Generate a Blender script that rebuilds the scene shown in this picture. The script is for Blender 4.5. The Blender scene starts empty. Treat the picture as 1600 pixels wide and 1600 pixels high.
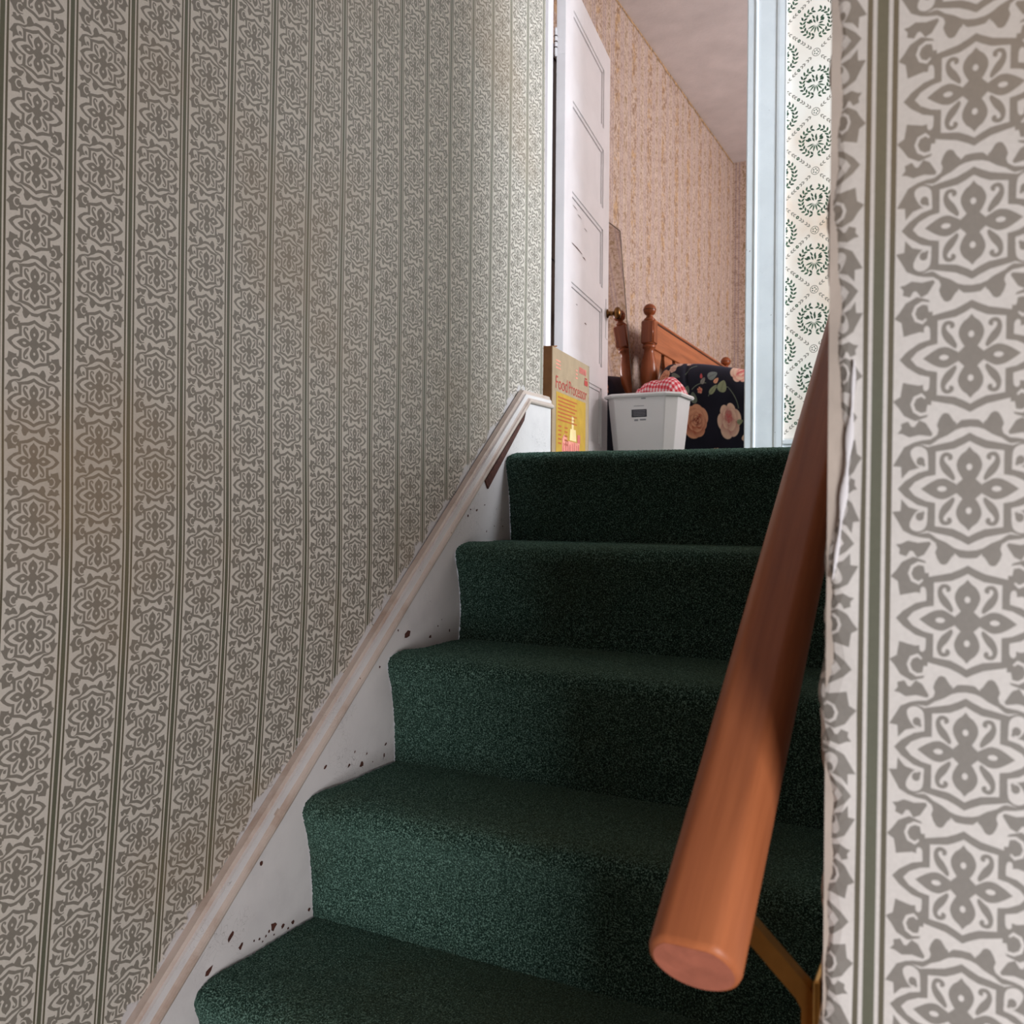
import bpy, math, random
import numpy as np
from mathutils import Vector, Matrix, noise
from mathutils.geometry import delaunay_2d_cdt

random.seed(7)
rng = np.random.default_rng(7)
sc = bpy.context.scene
COL = sc.collection

# ------------------------------------------------------------------ camera
# world frame: X right across the stairs, Y up the stairs, Z up; the eye is the origin
F_PX, YAW, PITCH, ROLL = 1424.6, 0.4766, -0.002, -0.0084
_f = Vector((-math.sin(YAW) * math.cos(PITCH), math.cos(YAW) * math.cos(PITCH), math.sin(PITCH)))
_r = Vector((math.cos(YAW), math.sin(YAW), 0))
_u = _r.cross(_f)
_r2 = math.cos(ROLL) * _r - math.sin(ROLL) * _u
_u2 = math.sin(ROLL) * _r + math.cos(ROLL) * _u
cam_d = bpy.data.cameras.new('camera')
cam = bpy.data.objects.new('camera', cam_d)
COL.objects.link(cam)
cam.matrix_world = Matrix(((_r2.x, _u2.x, -_f.x, 0), (_r2.y, _u2.y, -_f.y, 0), (_r2.z, _u2.z, -_f.z, 0), (0, 0, 0, 1)))
cam_d.sensor_width = 36
cam_d.lens = F_PX / 1600 * 36
cam_d.clip_start = 0.02
cam_d.dof.use_dof = True
cam_d.dof.focus_distance = 1.6
cam_d.dof.aperture_fstop = 14
sc.camera = cam

# ------------------------------------------------------------------ world, light, exposure
w = bpy.data.worlds.new('world')
sc.world = w
w.use_nodes = True
w.node_tree.nodes['Background'].inputs[0].default_value = (0.75, 0.85, 1.0, 1)
w.node_tree.nodes['Background'].inputs[1].default_value = 0.6


def area(name, loc, target, sx, sy, power, col):
    d = bpy.data.lights.new(name, 'AREA')
    d.shape = 'RECTANGLE'
    d.size, d.size_y, d.energy, d.color = sx, sy, power, col
    o = bpy.data.objects.new(name, d)
    COL.objects.link(o)
    o.location = loc
    v = Vector(target) - Vector(loc)
    o.rotation_euler = v.to_track_quat('-Z', 'Y').to_euler()
    return o


area('downstairs_window_light', (1.05, -0.85, -0.42), (-0.3, 0.75, -0.40), 0.55, 0.9, 34, (0.92, 0.96, 1.0))
area('landing_window_light', (1.50, 2.05, 1.10), (-0.8, 3.0, 0.8), 0.6, 1.5, 78, (0.79, 0.90, 1.0))
area('stairwell_fill_light', (-0.42, 0.64, 2.25), (-0.9, 3.4, 0.9), 0.7, 0.7, 3, (0.82, 0.92, 1.0))  # unseen soft fill added high over the stairs to lift rail and bin
area('bedroom_window_light', (1.70, 5.3, 1.45), (-1.7, 5.2, 1.2), 1.3, 1.5, 70, (1.0, 0.97, 0.98))

sc.view_settings.view_transform = 'Standard'
sc.view_settings.look = 'None'
sc.view_settings.gamma = 1.0
sc.view_settings.use_curve_mapping = False
sc.view_settings.exposure = 0.35
try:
    sc.cycles.use_denoising = True
    sc.cycles.max_bounces = 6
    sc.cycles.diffuse_bounces = 4
    sc.cycles.use_adaptive_sampling = True
    sc.cycles.adaptive_threshold = 0.04
except Exception:
    pass

# ------------------------------------------------------------------ measurements (metres, eye at 0)
LX = -0.958           # left stair wall, paper face
SX = -0.938           # stringer face
RXW = -0.0755         # right side wall of the stairwell
RY = 0.506            # face of the foreground wall
RISE, RUN = 0.1927, 0.2237
FZ = 0.127            # upstairs floor
NY = 1.784            # top nosing
NSTEP = 7
GZ = FZ - RISE * NSTEP  # downstairs floor
CORNER = 2.015        # end of the left stair wall
DY = 3.05             # bedroom door wall, landing face
DT = 0.12
BX = -1.75            # bedroom left wall
BY = 7.10             # bedroom back wall
CZ = 2.72             # upstairs ceiling


# ------------------------------------------------------------------ helpers
def link(o, parent=None):
    COL.objects.link(o)
    if parent is not None:
        o.parent = parent
    return o


def mesh_obj(name, verts, faces, mat=None, parent=None, smooth=False):
    me = bpy.data.meshes.new(name)
    me.from_pydata([tuple(v) for v in verts], [], faces)
    me.validate()
    if mat:
        me.materials.append(mat)
    if smooth:
        me.shade_smooth()
    me.update()
    return link(bpy.data.objects.new(name, me), parent)


def tag(o, label=None, cat=None, group=None, kind=None):
    if label:
        o['label'] = label
    if cat:
        o['category'] = cat
    if group:
        o['group'] = group
    if kind:
        o['kind'] = kind
    return o


def empty(name, loc=(0, 0, 0)):
    o = bpy.data.objects.new(name, None)
    o.empty_display_size = 0.05
    o.location = loc
    return link(o)


class MB:
    """collects simple shapes into one mesh"""

    def __init__(s):
        s.v, s.f = [], []

    def add(s, verts, faces):
        b = len(s.v)
        s.v += [tuple(v) for v in verts]
        s.f += [tuple(i + b for i in f) for f in faces]
        return s

    def box(s, a, b, bev=0.0):
        x0, y0, z0 = a
        x1, y1, z1 = b
        if bev <= 0:
            vs = [(x0, y0, z0), (x1, y0, z0), (x1, y1, z0), (x0, y1, z0), (x0, y0, z1), (x1, y0, z1), (x1, y1, z1), (x0, y1, z1)]
            return s.add(vs, [(0, 3, 2, 1), (4, 5, 6, 7), (0, 1, 5, 4), (1, 2, 6, 5), (2, 3, 7, 6), (3, 0, 4, 7)])
        e = bev
        vs, idx = [], {}
        for ix, X in enumerate((x0, x1)):
            for iy, Y in enumerate((y0, y1)):
                for iz, Z in enumerate((z0, z1)):
                    sx, sy, sz = (1, -1)[ix], (1, -1)[iy], (1, -1)[iz]
                    for ax in range(3):
                        idx[ix, iy, iz, ax] = len(vs)
                        vs.append((X + (0 if ax == 0 else sx * e), Y + (0 if ax == 1 else sy * e), Z + (0 if ax == 2 else sz * e)))
        fs = []
        for ix in (0, 1):
            q = [idx[ix, 0, 0, 0], idx[ix, 1, 0, 0], idx[ix, 1, 1, 0], idx[ix, 0, 1, 0]]
            fs.append(tuple(q if ix else q[::-1]))
        for iy in (0, 1):
            q = [idx[0, iy, 0, 1], idx[0, iy, 1, 1], idx[1, iy, 1, 1], idx[1, iy, 0, 1]]
            fs.append(tuple(q if iy else q[::-1]))
        for iz in (0, 1):
            q = [idx[0, 0, iz, 2], idx[1, 0, iz, 2], idx[1, 1, iz, 2], idx[0, 1, iz, 2]]
            fs.append(tuple(q if iz else q[::-1]))
        for i in (0, 1):
            for j in (0, 1):
                a1, a2 = (idx[0, i, j, 1], idx[0, i, j, 2]), (idx[1, i, j, 1], idx[1, i, j, 2])
                fs.append((a1[0], a2[0], a2[1], a1[1]) if i == j else (a1[1], a2[1], a2[0], a1[0]))
                a1, a2 = (idx[i, 0, j, 0], idx[i, 0, j, 2]), (idx[i, 1, j, 0], idx[i, 1, j, 2])
                fs.append((a1[1], a2[1], a2[0], a1[0]) if i == j else (a1[0], a2[0], a2[1], a1[1]))
                a1, a2 = (idx[i, j, 0, 0], idx[i, j, 0, 1]), (idx[i, j, 1, 0], idx[i, j, 1, 1])
                fs.append((a1[0], a2[0], a2[1], a1[1]) if i == j else (a1[1], a2[1], a2[0], a1[0]))
        for ix in (0, 1):
            for iy in (0, 1):
                for iz in (0, 1):
                    t = tuple(idx[ix, iy, iz, k] for k in range(3))
                    fs.append(t if (ix + iy + iz) % 2 else t[::-1])
        return s.add(vs, fs)

    def rings(s, rings, caps=True, closed=True):
        n = len(rings[0])
        vs = [p for r in rings for p in r]
        fs = []
        for i in range(len(rings) - 1):
            for j in range(n if closed else n - 1):
                a, b = i * n + j, i * n + (j + 1) % n
                fs.append((a, b, b + n, a + n))
        if caps:
            fs.append(tuple(range(n))[::-1])
            fs.append(tuple((len(rings) - 1) * n + j for j in range(n)))
        return s.add(vs, fs)

    def lathe(s, prof, c=(0, 0, 0), n=24, mat=None):
        rs = []
        for r, z in prof:
            ring = [Vector((r * math.cos(2 * math.pi * k / n), r * math.sin(2 * math.pi * k / n), z)) for k in range(n)]
            if mat is not None:
                ring = [mat @ p for p in ring]
            rs.append([(p.x + c[0], p.y + c[1], p.z + c[2]) for p in ring])
        return s.rings(rs)

    def prism(s, pts, axis, a, b):
        """polygon (2d) extruded along axis from a to b"""
        n = len(pts)

        def at(p, t):
            return (t, p[0], p[1]) if axis == 0 else (p[0], t, p[1]) if axis == 1 else (p[0], p[1], t)
        vs = [at(p, a) for p in pts] + [at(p, b) for p in pts]
        fs = [tuple(range(n))[::-1], tuple(range(n, 2 * n))]
        fs += [(j, (j + 1) % n, (j + 1) % n + n, j + n) for j in range(n)]
        return s.add(vs, fs)

    def build(s, name, mat=None, parent=None, smooth=False, bevel=0):
        o = mesh_obj(name, s.v, s.f, mat, parent, smooth)
        if bevel:
            m = o.modifiers.new('bevel', 'BEVEL')
            m.width = bevel
            m.segments = 2
            m.limit_method = 'ANGLE'
            m.angle_limit = math.radians(35)
        if smooth and not bevel:
            pass
        return o


def bx(name, a, b, mat, parent=None, bev=0.0):
    return MB().box(a, b, bev).build(name, mat, parent)


def S2L(r, g, b):
    def c(x):
        x /= 255
        return x / 12.92 if x <= 0.04045 else ((x + 0.055) / 1.055) ** 2.4
    return (c(r), c(g), c(b), 1)


# ------------------------------------------------------------------ materials
class NT:
    def __init__(s, name):
        s.m = bpy.data.materials.new(name)
        s.m.use_nodes = True
        s.t = s.m.node_tree
        s.p = s.t.nodes['Principled BSDF']

    def n(s, typ, **kw):
        nd = s.t.nodes.new('ShaderNode' + typ)
        for k, v in kw.items():
            if k.startswith('_'):
                setattr(nd, k[1:], v)
        for k, v in kw.items():
            if k.startswith('_'):
                continue
            key = int(k[1:]) if k[0] == 'i' and k[1:].isdigit() else k.replace('__', ' ')
            if hasattr(v, 'is_output'):
                s.t.links.new(v, nd.inputs[key])
            else:
                nd.inputs[key].default_value = v
        return nd

    def math(s, op, a, b=0.0, c=0.0, clamp=False):
        nd = s.n('Math', _operation=op, _use_clamp=clamp, i0=a, i1=b)
        if hasattr(c, 'is_output'):
            s.t.links.new(c, nd.inputs[2])
        else:
            nd.inputs[2].default_value = c
        return nd.outputs[0]

    def coord(s):
        return s.n('TexCoord').outputs['Object']

    def xyz(s, c=None):
        return s.n('SeparateXYZ', i0=c or s.coord()).outputs

    def noise(s, scale, vec=None, detail=4, rough=0.55, dist=0.0):
        return s.n('TexNoise', Vector=vec or s.coord(), Scale=scale, Detail=detail, Roughness=rough, Distortion=dist).outputs['Fac']

    def mapping(s, scale, vec=None, rot=(0, 0, 0), loc=(0, 0, 0)):
        return s.n('Mapping', Vector=vec or s.coord(), Scale=scale, Rotation=rot, Location=loc).outputs[0]

    def ramp(s, fac, stops, interp='LINEAR'):
        nd = s.n('ValToRGB', Fac=fac)
        cr = nd.color_ramp
        cr.interpolation = interp
        while len(cr.elements) < len(stops):
            cr.elements.new(0.5)
        for e, (p, c) in zip(cr.elements, stops):
            e.position = p
            e.color = c if len(c) == 4 else (*c, 1)
        return nd.outputs[0]

    def smooth(s, v, a, b):
        nd = s.n('MapRange', _interpolation_type='SMOOTHSTEP', i0=v)
        nd.inputs[1].default_value, nd.inputs[2].default_value = a, b
        return nd.outputs[0]

    def mix(s, fac, a, b, blend='MIX'):
        nd = s.n('Mix', _data_type='RGBA', _blend_type=blend)
        for k, v in ((0, fac), (6, a), (7, b)):
            if hasattr(v, 'is_output'):
                s.t.links.new(v, nd.inputs[k])
            else:
                nd.inputs[k].default_value = v
        return nd.outputs[2]

    def bump(s, h, strength=0.3, dist=0.01):
        return s.n('Bump', Height=h, Strength=strength, Distance=dist).outputs[0]

    def out(s, color=None, rough=None, normal=None, metal=None, spec=None, sheen=None, **kw):
        for key, v in (('Base Color', color), ('Roughness', rough), ('Normal', normal), ('Metallic', metal), ('Specular IOR Level', spec)):
            if v is None:
                continue
            if hasattr(v, 'is_output'):
                s.t.links.new(v, s.p.inputs[key])
            else:
                s.p.inputs[key].default_value = v
        if sheen:
            s.p.inputs['Sheen Weight'].default_value = sheen[0]
            s.p.inputs['Sheen Roughness'].default_value = sheen[1]
            s.p.inputs['Sheen Tint'].default_value = sheen[2]
        for k, v in kw.items():
            s.p.inputs[k.replace('__', ' ')].default_value = v
        return s.m


def plain(name, col, rough=0.6, var=0.06, scale=9, bump=0.0, bscale=60, metal=0.0, spec=0.4):
    t = NT(name)
    nz = t.noise(scale)
    dark = tuple(c * (1 - 2.2 * var) for c in col[:3]) + (1,)
    lite = tuple(min(1, c * (1 + 1.2 * var)) for c in col[:3]) + (1,)
    c = t.ramp(nz, [(0.3, dark), (0.7, lite)])
    nrm = t.bump(t.noise(bscale), bump, 0.004) if bump else None
    return t.out(c, rough, nrm, metal, spec)


def paper_mat():
    t = NT('damask_wallpaper')
    ink = t.n('Attribute', _attribute_name='print').outputs['Fac']
    k = t.math('DIVIDE', ink, 3.0)
    light, grey = S2L(207, 199, 193), S2L(132, 125, 118)
    green, olive = S2L(98, 97, 82), S2L(98, 91, 76)
    c = t.ramp(k, [(0.0, light), (0.17, grey), (0.5, green), (0.83, olive)], 'CONSTANT')
    co = t.coord()
    blot = t.noise(2.3, co, 3)
    c = t.mix(t.smooth(blot, 0.45, 0.75), c, t.mix(0.35, c, S2L(150, 120, 85)), 'MIX')
    fine = t.noise(420, co, 2)
    c = t.mix(0.10, c, t.ramp(fine, [(0.3, (0.25, 0.22, 0.2, 1)), (0.7, (0.95, 0.95, 0.95, 1))]), 'MULTIPLY')
    return t.out(c, 0.46, t.bump(t.noise(14, co, 2), 0.12, 0.006), spec=0.45)


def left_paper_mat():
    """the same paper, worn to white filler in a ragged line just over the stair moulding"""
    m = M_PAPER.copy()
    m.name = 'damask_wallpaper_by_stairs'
    t = NT.__new__(NT)
    t.m, t.t = m, m.node_tree
    t.p = t.t.nodes['Principled BSDF']
    src = t.p.inputs['Base Color'].links[0].from_socket
    x = t.xyz()
    line = t.math('SUBTRACT', x[2], t.math('MINIMUM', t.math('ADD', t.math('MULTIPLY', x[1], 0.8577), -1.3409), 0.279))
    nz = t.noise(22, None, 5, 0.65)
    edge = t.math('SUBTRACT', line, t.math('MULTIPLY', t.math('SUBTRACT', nz, 0.46), 0.11))
    mask = t.math('SUBTRACT', 1.0, t.smooth(edge, -0.003, 0.006))
    src = t.mix(1.0, src, (1.0, 0.955, 0.885, 1), 'MULTIPLY')      # warm bounce light painted into this wall's paper colour
    c = t.mix(mask, src, S2L(196, 188, 186))
    t.t.links.new(c, t.p.inputs['Base Color'])
    return m


def carpet_mat():
    t = NT('green_cut_pile_carpet')
    co = t.coord()
    tuft = t.noise(430, co, 2, 0.75)
    big = t.noise(5, co, 3)
    c = t.ramp(tuft, [(0.36, (0.0025, 0.007, 0.005, 1)), (0.51, (0.020, 0.049, 0.035, 1)), (0.66, (0.23, 0.37, 0.30, 1))])
    warm_light = t.n('Attribute', _attribute_name='warm_light').outputs['Fac']  # olive cast of the upstairs light, painted onto the treads
    c = t.mix(t.math('ADD', t.math('MULTIPLY', t.smooth(big, 0.45, 0.7), 0.30), t.math('MULTIPLY', warm_light, 0.62), clamp=True), c, t.ramp(tuft, [(0.3, (0.008, 0.009, 0.0035, 1)), (0.72, (0.080, 0.080, 0.034, 1))]))
    return t.out(c, 0.95, t.bump(tuft, 0.9, 0.004), spec=0.08, sheen=(0.22, 0.45, (0.5, 0.9, 0.72, 1)))


def wood_mat(name, lo, hi, axis=2, rough=0.35, scale=1.0, dark=None, spec=0.45):
    t = NT(name)
    sc_ = [28 * scale, 28 * scale, 28 * scale]
    sc_[axis] = 1.6 * scale
    v = t.mapping(tuple(sc_))
    g = t.noise(1.0, v, 5, 0.6, 0.6)
    v2 = t.mapping(tuple(4.5 * q for q in sc_))
    fine = t.noise(1.0, v2, 3, 0.6)
    k = t.math('ADD', t.math('MULTIPLY', g, 0.75), t.math('MULTIPLY', fine, 0.25))
    stops = [(0.30, lo), (0.62, hi)]
    if dark:
        stops = [(0.22, dark)] + stops
    c = t.ramp(k, stops)
    return t.out(c, rough, None, spec=spec)


def paint_mat(name, col, chips=0.0, rough=0.42, crack=0.0, stain=None):
    t = NT(name)
    co = t.coord()
    n1 = t.noise(6, co, 4)
    c = t.ramp(n1, [(0.3, tuple(q * 0.90 for q in col[:3])), (0.7, col)])
    if stain:
        n3 = t.noise(9, t.mapping((1, 1, 1), co, loc=(3, 1, 2)), 5, 0.65)
        c = t.mix(t.math('MULTIPLY', t.smooth(n3, 0.45, 0.72), 0.75), c, stain)
    h = t.noise(35, co, 3)
    if crack:
        d = t.n('TexVoronoi', _feature='DISTANCE_TO_EDGE', Vector=t.n('VectorMath', _operation='ADD', i0=co, i1=t.n('TexNoise', Vector=co, Scale=14.0).outputs['Color']).outputs[0], Scale=16.0).outputs['Distance']
        ln = t.math('SUBTRACT', 1.0, t.smooth(d, 0.004, 0.016))
        ms = t.smooth(t.noise(7, t.mapping((1, 1, 1), co, loc=(7, 2, 1)), 3), 0.5, 0.62)
        c = t.mix(t.math('MULTIPLY', t.math('MULTIPLY', ln, ms), crack), c, S2L(95, 75, 65))
    if chips:
        n2 = t.noise(48, co, 3, 0.7)
        ms = t.smooth(n2, 0.735 - 0.03 * chips, 0.745 - 0.03 * chips)
        c = t.mix(ms, c, S2L(92, 62, 52))
    return t.out(c, rough, t.bump(h, 0.10, 0.004), spec=0.45)


def bedroom_paper_mat(name, axis):
    t = NT(name)
    co = t.coord()
    x = t.xyz(co)
    u = x[axis]
    per = 0.265
    fr = t.math('FRACT', t.math('DIVIDE', u, per))

    def band(c, wd):
        return t.math('SUBTRACT', 1.0, t.smooth(t.math('ABSOLUTE', t.math('SUBTRACT', fr, c)), wd * 0.7, wd))
    base = t.ramp(t.noise(30, co, 4), [(0.3, S2L(190, 164, 148)), (0.7, S2L(212, 190, 175))])
    mv = (1, 7, 3.2) if axis == 1 else (7, 1, 3.2)
    blot = t.smooth(t.noise(15, t.mapping((1, 1, 0.8), co), 3, 0.6, 1.2), 0.50, 0.58)
    leaf = t.smooth(t.noise(32, t.mapping((1, 1, 0.8), co, loc=(3, 5, 1)), 2, 0.5, 2.0), 0.52, 0.58)
    sprig = t.smooth(t.noise(45, co, 2, 0.5, 1.0), 0.55, 0.60)
    c = t.mix(t.math('MULTIPLY', band(0.25, 0.16), t.math('MULTIPLY', blot, 0.55)), base, S2L(194, 150, 88))
    c = t.mix(t.math('MULTIPLY', band(0.25, 0.19), t.math('MULTIPLY', leaf, 0.75)), c, S2L(140, 106, 82))
    c = t.mix(t.math('MULTIPLY', band(0.75, 0.10), t.math('MULTIPLY', leaf, 0.75)), c, S2L(150, 122, 84))
    dots = t.smooth(t.math('FRACT', t.math('MULTIPLY', x[2], 55.0)), 0.35, 0.55)
    for cc in (0.03, 0.48, 0.58, 0.92):
        c = t.mix(t.math('MULTIPLY', band(cc, 0.022), t.math('ADD', t.math('MULTIPLY', dots, 0.5), 0.35)), c, S2L(160, 140, 150))
    c = t.mix(t.math('MULTIPLY', sprig, 0.45), c, S2L(136, 104, 86))
    return t.out(c, 0.6, t.bump(t.noise(120, co, 2), 0.08, 0.003), spec=0.3)


M_PAPER = paper_mat()
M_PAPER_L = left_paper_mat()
M_CARPET = carpet_mat()
M_PLASTER = plain('plaster', S2L(176, 160, 148), 0.8, 0.10, 14, 0.4, 40)
M_PLASTER_L = plain('pale_plaster', S2L(218, 212, 204), 0.8, 0.05, 14, 0.3, 40)
M_STRINGER = paint_mat('white_stringer_paint', S2L(224, 214, 211), 0.0, 0.35, crack=0.55, stain=S2L(206, 196, 194))
M_MOULD = paint_mat('worn_cream_paint', S2L(200, 180, 168), 0.45, 0.38, crack=0.3, stain=S2L(160, 130, 112))
M_WHITE = paint_mat('white_door_paint', S2L(232, 225, 226), 0.0, 0.36)
M_CASING = paint_mat('white_casing_paint', S2L(228, 230, 233), 0.1, 0.36, stain=S2L(214, 216, 220))
M_CEIL = plain('ceiling_plaster', S2L(228, 218, 218), 0.9, 0.05, 5, 0.25, 60)
M_BPAPER = bedroom_paper_mat('striped_floral_wallpaper', 1)
M_BPAPER_X = bedroom_paper_mat('striped_floral_wallpaper_back', 0)
M_RAIL = wood_mat('varnished_handrail_wood', S2L(136, 72, 42), S2L(178, 103, 64), 2, 0.42, 1.0, S2L(104, 52, 28), 0.25)
M_RAILEND = plain('handrail_end_grain', S2L(164, 96, 76), 0.5, 0.10, 60, 0.1, 200)
M_BED = wood_mat('reddish_brown_bed_wood', S2L(112, 50, 24), S2L(168, 90, 50), 2, 0.28, 0.8)
M_BEDY = wood_mat('reddish_brown_rail_wood', S2L(140, 74, 42), S2L(190, 112, 70), 1, 0.28, 0.8)
M_GROOVE = plain('dark_groove_brown', S2L(52, 20, 12), 0.5)  # deep red-brown for bed grooves and hinge gaps
M_DARKDOOR = wood_mat('dark_stained_door_wood', S2L(40, 18, 12), S2L(80, 42, 26), 2, 0.3, 0.7)
M_BRASS = plain('aged_brass', S2L(196, 146, 78), 0.28, 0.12, 30, metal=1.0)
M_BRASS_D = plain('dark_brass', S2L(120, 84, 48), 0.32, 0.15, 30, metal=1.0)
M_CARD = plain('brown_cardboard', S2L(170, 144, 116), 0.85, 0.05, 20, 0.15, 120)
M_CARD_D = plain('raw_cardboard', S2L(140, 92, 56), 0.9, 0.08, 20, 0.15, 120)
M_YEL = plain('yellow_box_print', S2L(192, 148, 56), 0.7, 0.05, 30)
M_RED = plain('red_box_ink', S2L(178, 70, 62), 0.7, 0.02)
M_ORANGE = plain('orange_box_ink', S2L(186, 98, 50), 0.7, 0.02)
M_PINK = plain('pink_box_ink', S2L(232, 150, 130), 0.7, 0.10, 40)
M_ROSE = plain('rose_box_ink', S2L(214, 110, 104), 0.7, 0.10, 40)
M_PALE = plain('pale_box_ink', S2L(240, 206, 150), 0.7, 0.05)
M_BIN = plain('white_bin_plastic', S2L(240, 238, 238), 0.35, 0.015, 4, spec=0.5)
M_BINLBL = plain('dark_bin_label', S2L(58, 58, 66), 0.5, 0.05)
M_BINTXT = plain('grey_label_ink', S2L(150, 150, 156), 0.5, 0.02)
M_EDGE = plain('mirror_edge_metal', S2L(120, 110, 100), 0.3, 0.05, metal=0.8)
M_FLOORW = wood_mat('brown_floor_boards', S2L(84, 58, 42), S2L(124, 88, 62), 0, 0.5, 0.5)
M_CHIP = plain('bare_wood_chip', S2L(84, 46, 36), 0.7, 0.2, 90)
M_PEEL = plain('pale_torn_paper', S2L(214, 206, 206), 0.7, 0.05)
M_MATT = plain('mattress_ticking', S2L(214, 206, 198), 0.8, 0.04)
t = NT('mirror_glass')
M_MIRROR = t.out(t.ramp(t.noise(3), [(0.3, (0.80, 0.76, 0.75, 1)), (0.7, (0.86, 0.82, 0.81, 1))]), 0.02, None, 1.0)


def attr_mat(name, rough, sheen=None, bump=0.15, bscale=200):
    t = NT(name)
    c = t.n('Attribute', _attribute_name='Col').outputs['Color']
    c = t.mix(0.25, c, t.ramp(t.noise(bscale), [(0.3, (0.55, 0.55, 0.55, 1)), (0.7, (1, 1, 1, 1))]), 'MULTIPLY')
    return t.out(c, rough, t.bump(t.noise(bscale * 2), bump, 0.002), spec=0.2, sheen=sheen)


M_COMF = attr_mat('dark_floral_comforter_cloth', 0.75, (0.15, 0.5, (0.6, 0.6, 0.9, 1)))
M_GING = attr_mat('red_gingham_cloth', 0.85)


def wreath_mat():
    t = NT('green_wreath_wallpaper')
    ink = t.n('Attribute', _attribute_name='print').outputs['Fac']
    co = t.coord()
    paper = t.ramp(t.noise(3.5, co, 4), [(0.35, S2L(214, 186, 164)), (0.52, S2L(226, 212, 200)), (0.75, S2L(232, 224, 216))])
    k = t.math('DIVIDE', ink, 3.0)
    inkc = t.ramp(k, [(0, S2L(60, 84, 62)), (0.5, S2L(44, 66, 48)), (0.83, S2L(128, 120, 108))], 'CONSTANT')
    c = t.mix(t.math('GREATER_THAN', ink, 0.5), paper, inkc)
    return t.out(c, 0.55, t.bump(t.noise(90, co, 2), 0.08, 0.003), spec=0.35)


M_WREATH = wreath_mat()


# ------------------------------------------------------------------ printed papers as tiled flat cells
def chaikin(p, it=1):
    for _ in range(it):
        q = []
        n = len(p)
        for i in range(n):
            a, b = p[i], p[(i + 1) % n]
            on = (a[0] == 0 and b[0] == 0) or (a[1] == b[1] and a[1] in (0, 1045))
            if on:
                q += [a, b]
            else:
                q += [(a[0] * .75 + b[0] * .25, a[1] * .75 + b[1] * .25) if not (a[0] == 0 or a[1] in (0, 1045)) else a,
                      (a[0] * .25 + b[0] * .75, a[1] * .25 + b[1] * .75) if not (b[0] == 0 or b[1] in (0, 1045)) else b]
        p = [q[i] for i in range(len(q)) if q[i] != q[i - 1]]
    return p


def ell(cx, cy, rx, ry, n=10):
    return [(cx + rx * math.cos(2 * math.pi * i / n), cy + ry * math.sin(2 * math.pi * i / n)) for i in range(n)]


def stroke(pts, wd):
    L, R_ = [], []
    for i, p in enumerate(pts):
        a, b = pts[max(0, i - 1)], pts[min(len(pts) - 1, i + 1)]
        dx, dy = b[0] - a[0], b[1] - a[1]
        l = math.hypot(dx, dy) or 1
        w_ = wd * (0.6 if i in (0, len(pts) - 1) else 1) / 2
        L.append((p[0] - dy / l * w_, p[1] + dx / l * w_))
        R_.append((p[0] + dy / l * w_, p[1] - dx / l * w_))
    return L + R_[::-1]


def inside(poly, x, y):
    c = np.zeros(x.shape, bool)
    j = len(poly) - 1
    for i in range(len(poly)):
        (xi, yi), (xj, yj) = poly[i], poly[j]
        if yi != yj:
            c ^= ((yi > y) != (yj > y)) & (x < (xj - xi) * (y - yi) / (yj - yi) + xi)
        j = i
    return c


def cdt_cell(W, H, layers, eps=0.05):
    vs, es = [(0, 0), (W, 0), (W, H), (0, H)], [(0, 1), (1, 2), (2, 3), (3, 0)]
    for _, poly in layers:
        b = len(vs)
        n = len(poly)
        vs += [(min(max(p[0], 0), W), min(max(p[1], 0), H)) for p in poly]
        es += [(b + i, b + (i + 1) % n) for i in range(n)]
    r = delaunay_2d_cdt([Vector(v) for v in vs], es, [], 0, eps)
    V = np.array([(v.x, v.y) for v in r[0]])
    Fc = np.array([list(f) for f in r[2]])
    cen = V[Fc].mean(1)
    val = np.zeros(len(Fc))
    for col, poly in layers:
        val[inside(poly, cen[:, 0], cen[:, 1])] = col
    return V, Fc, val


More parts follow.
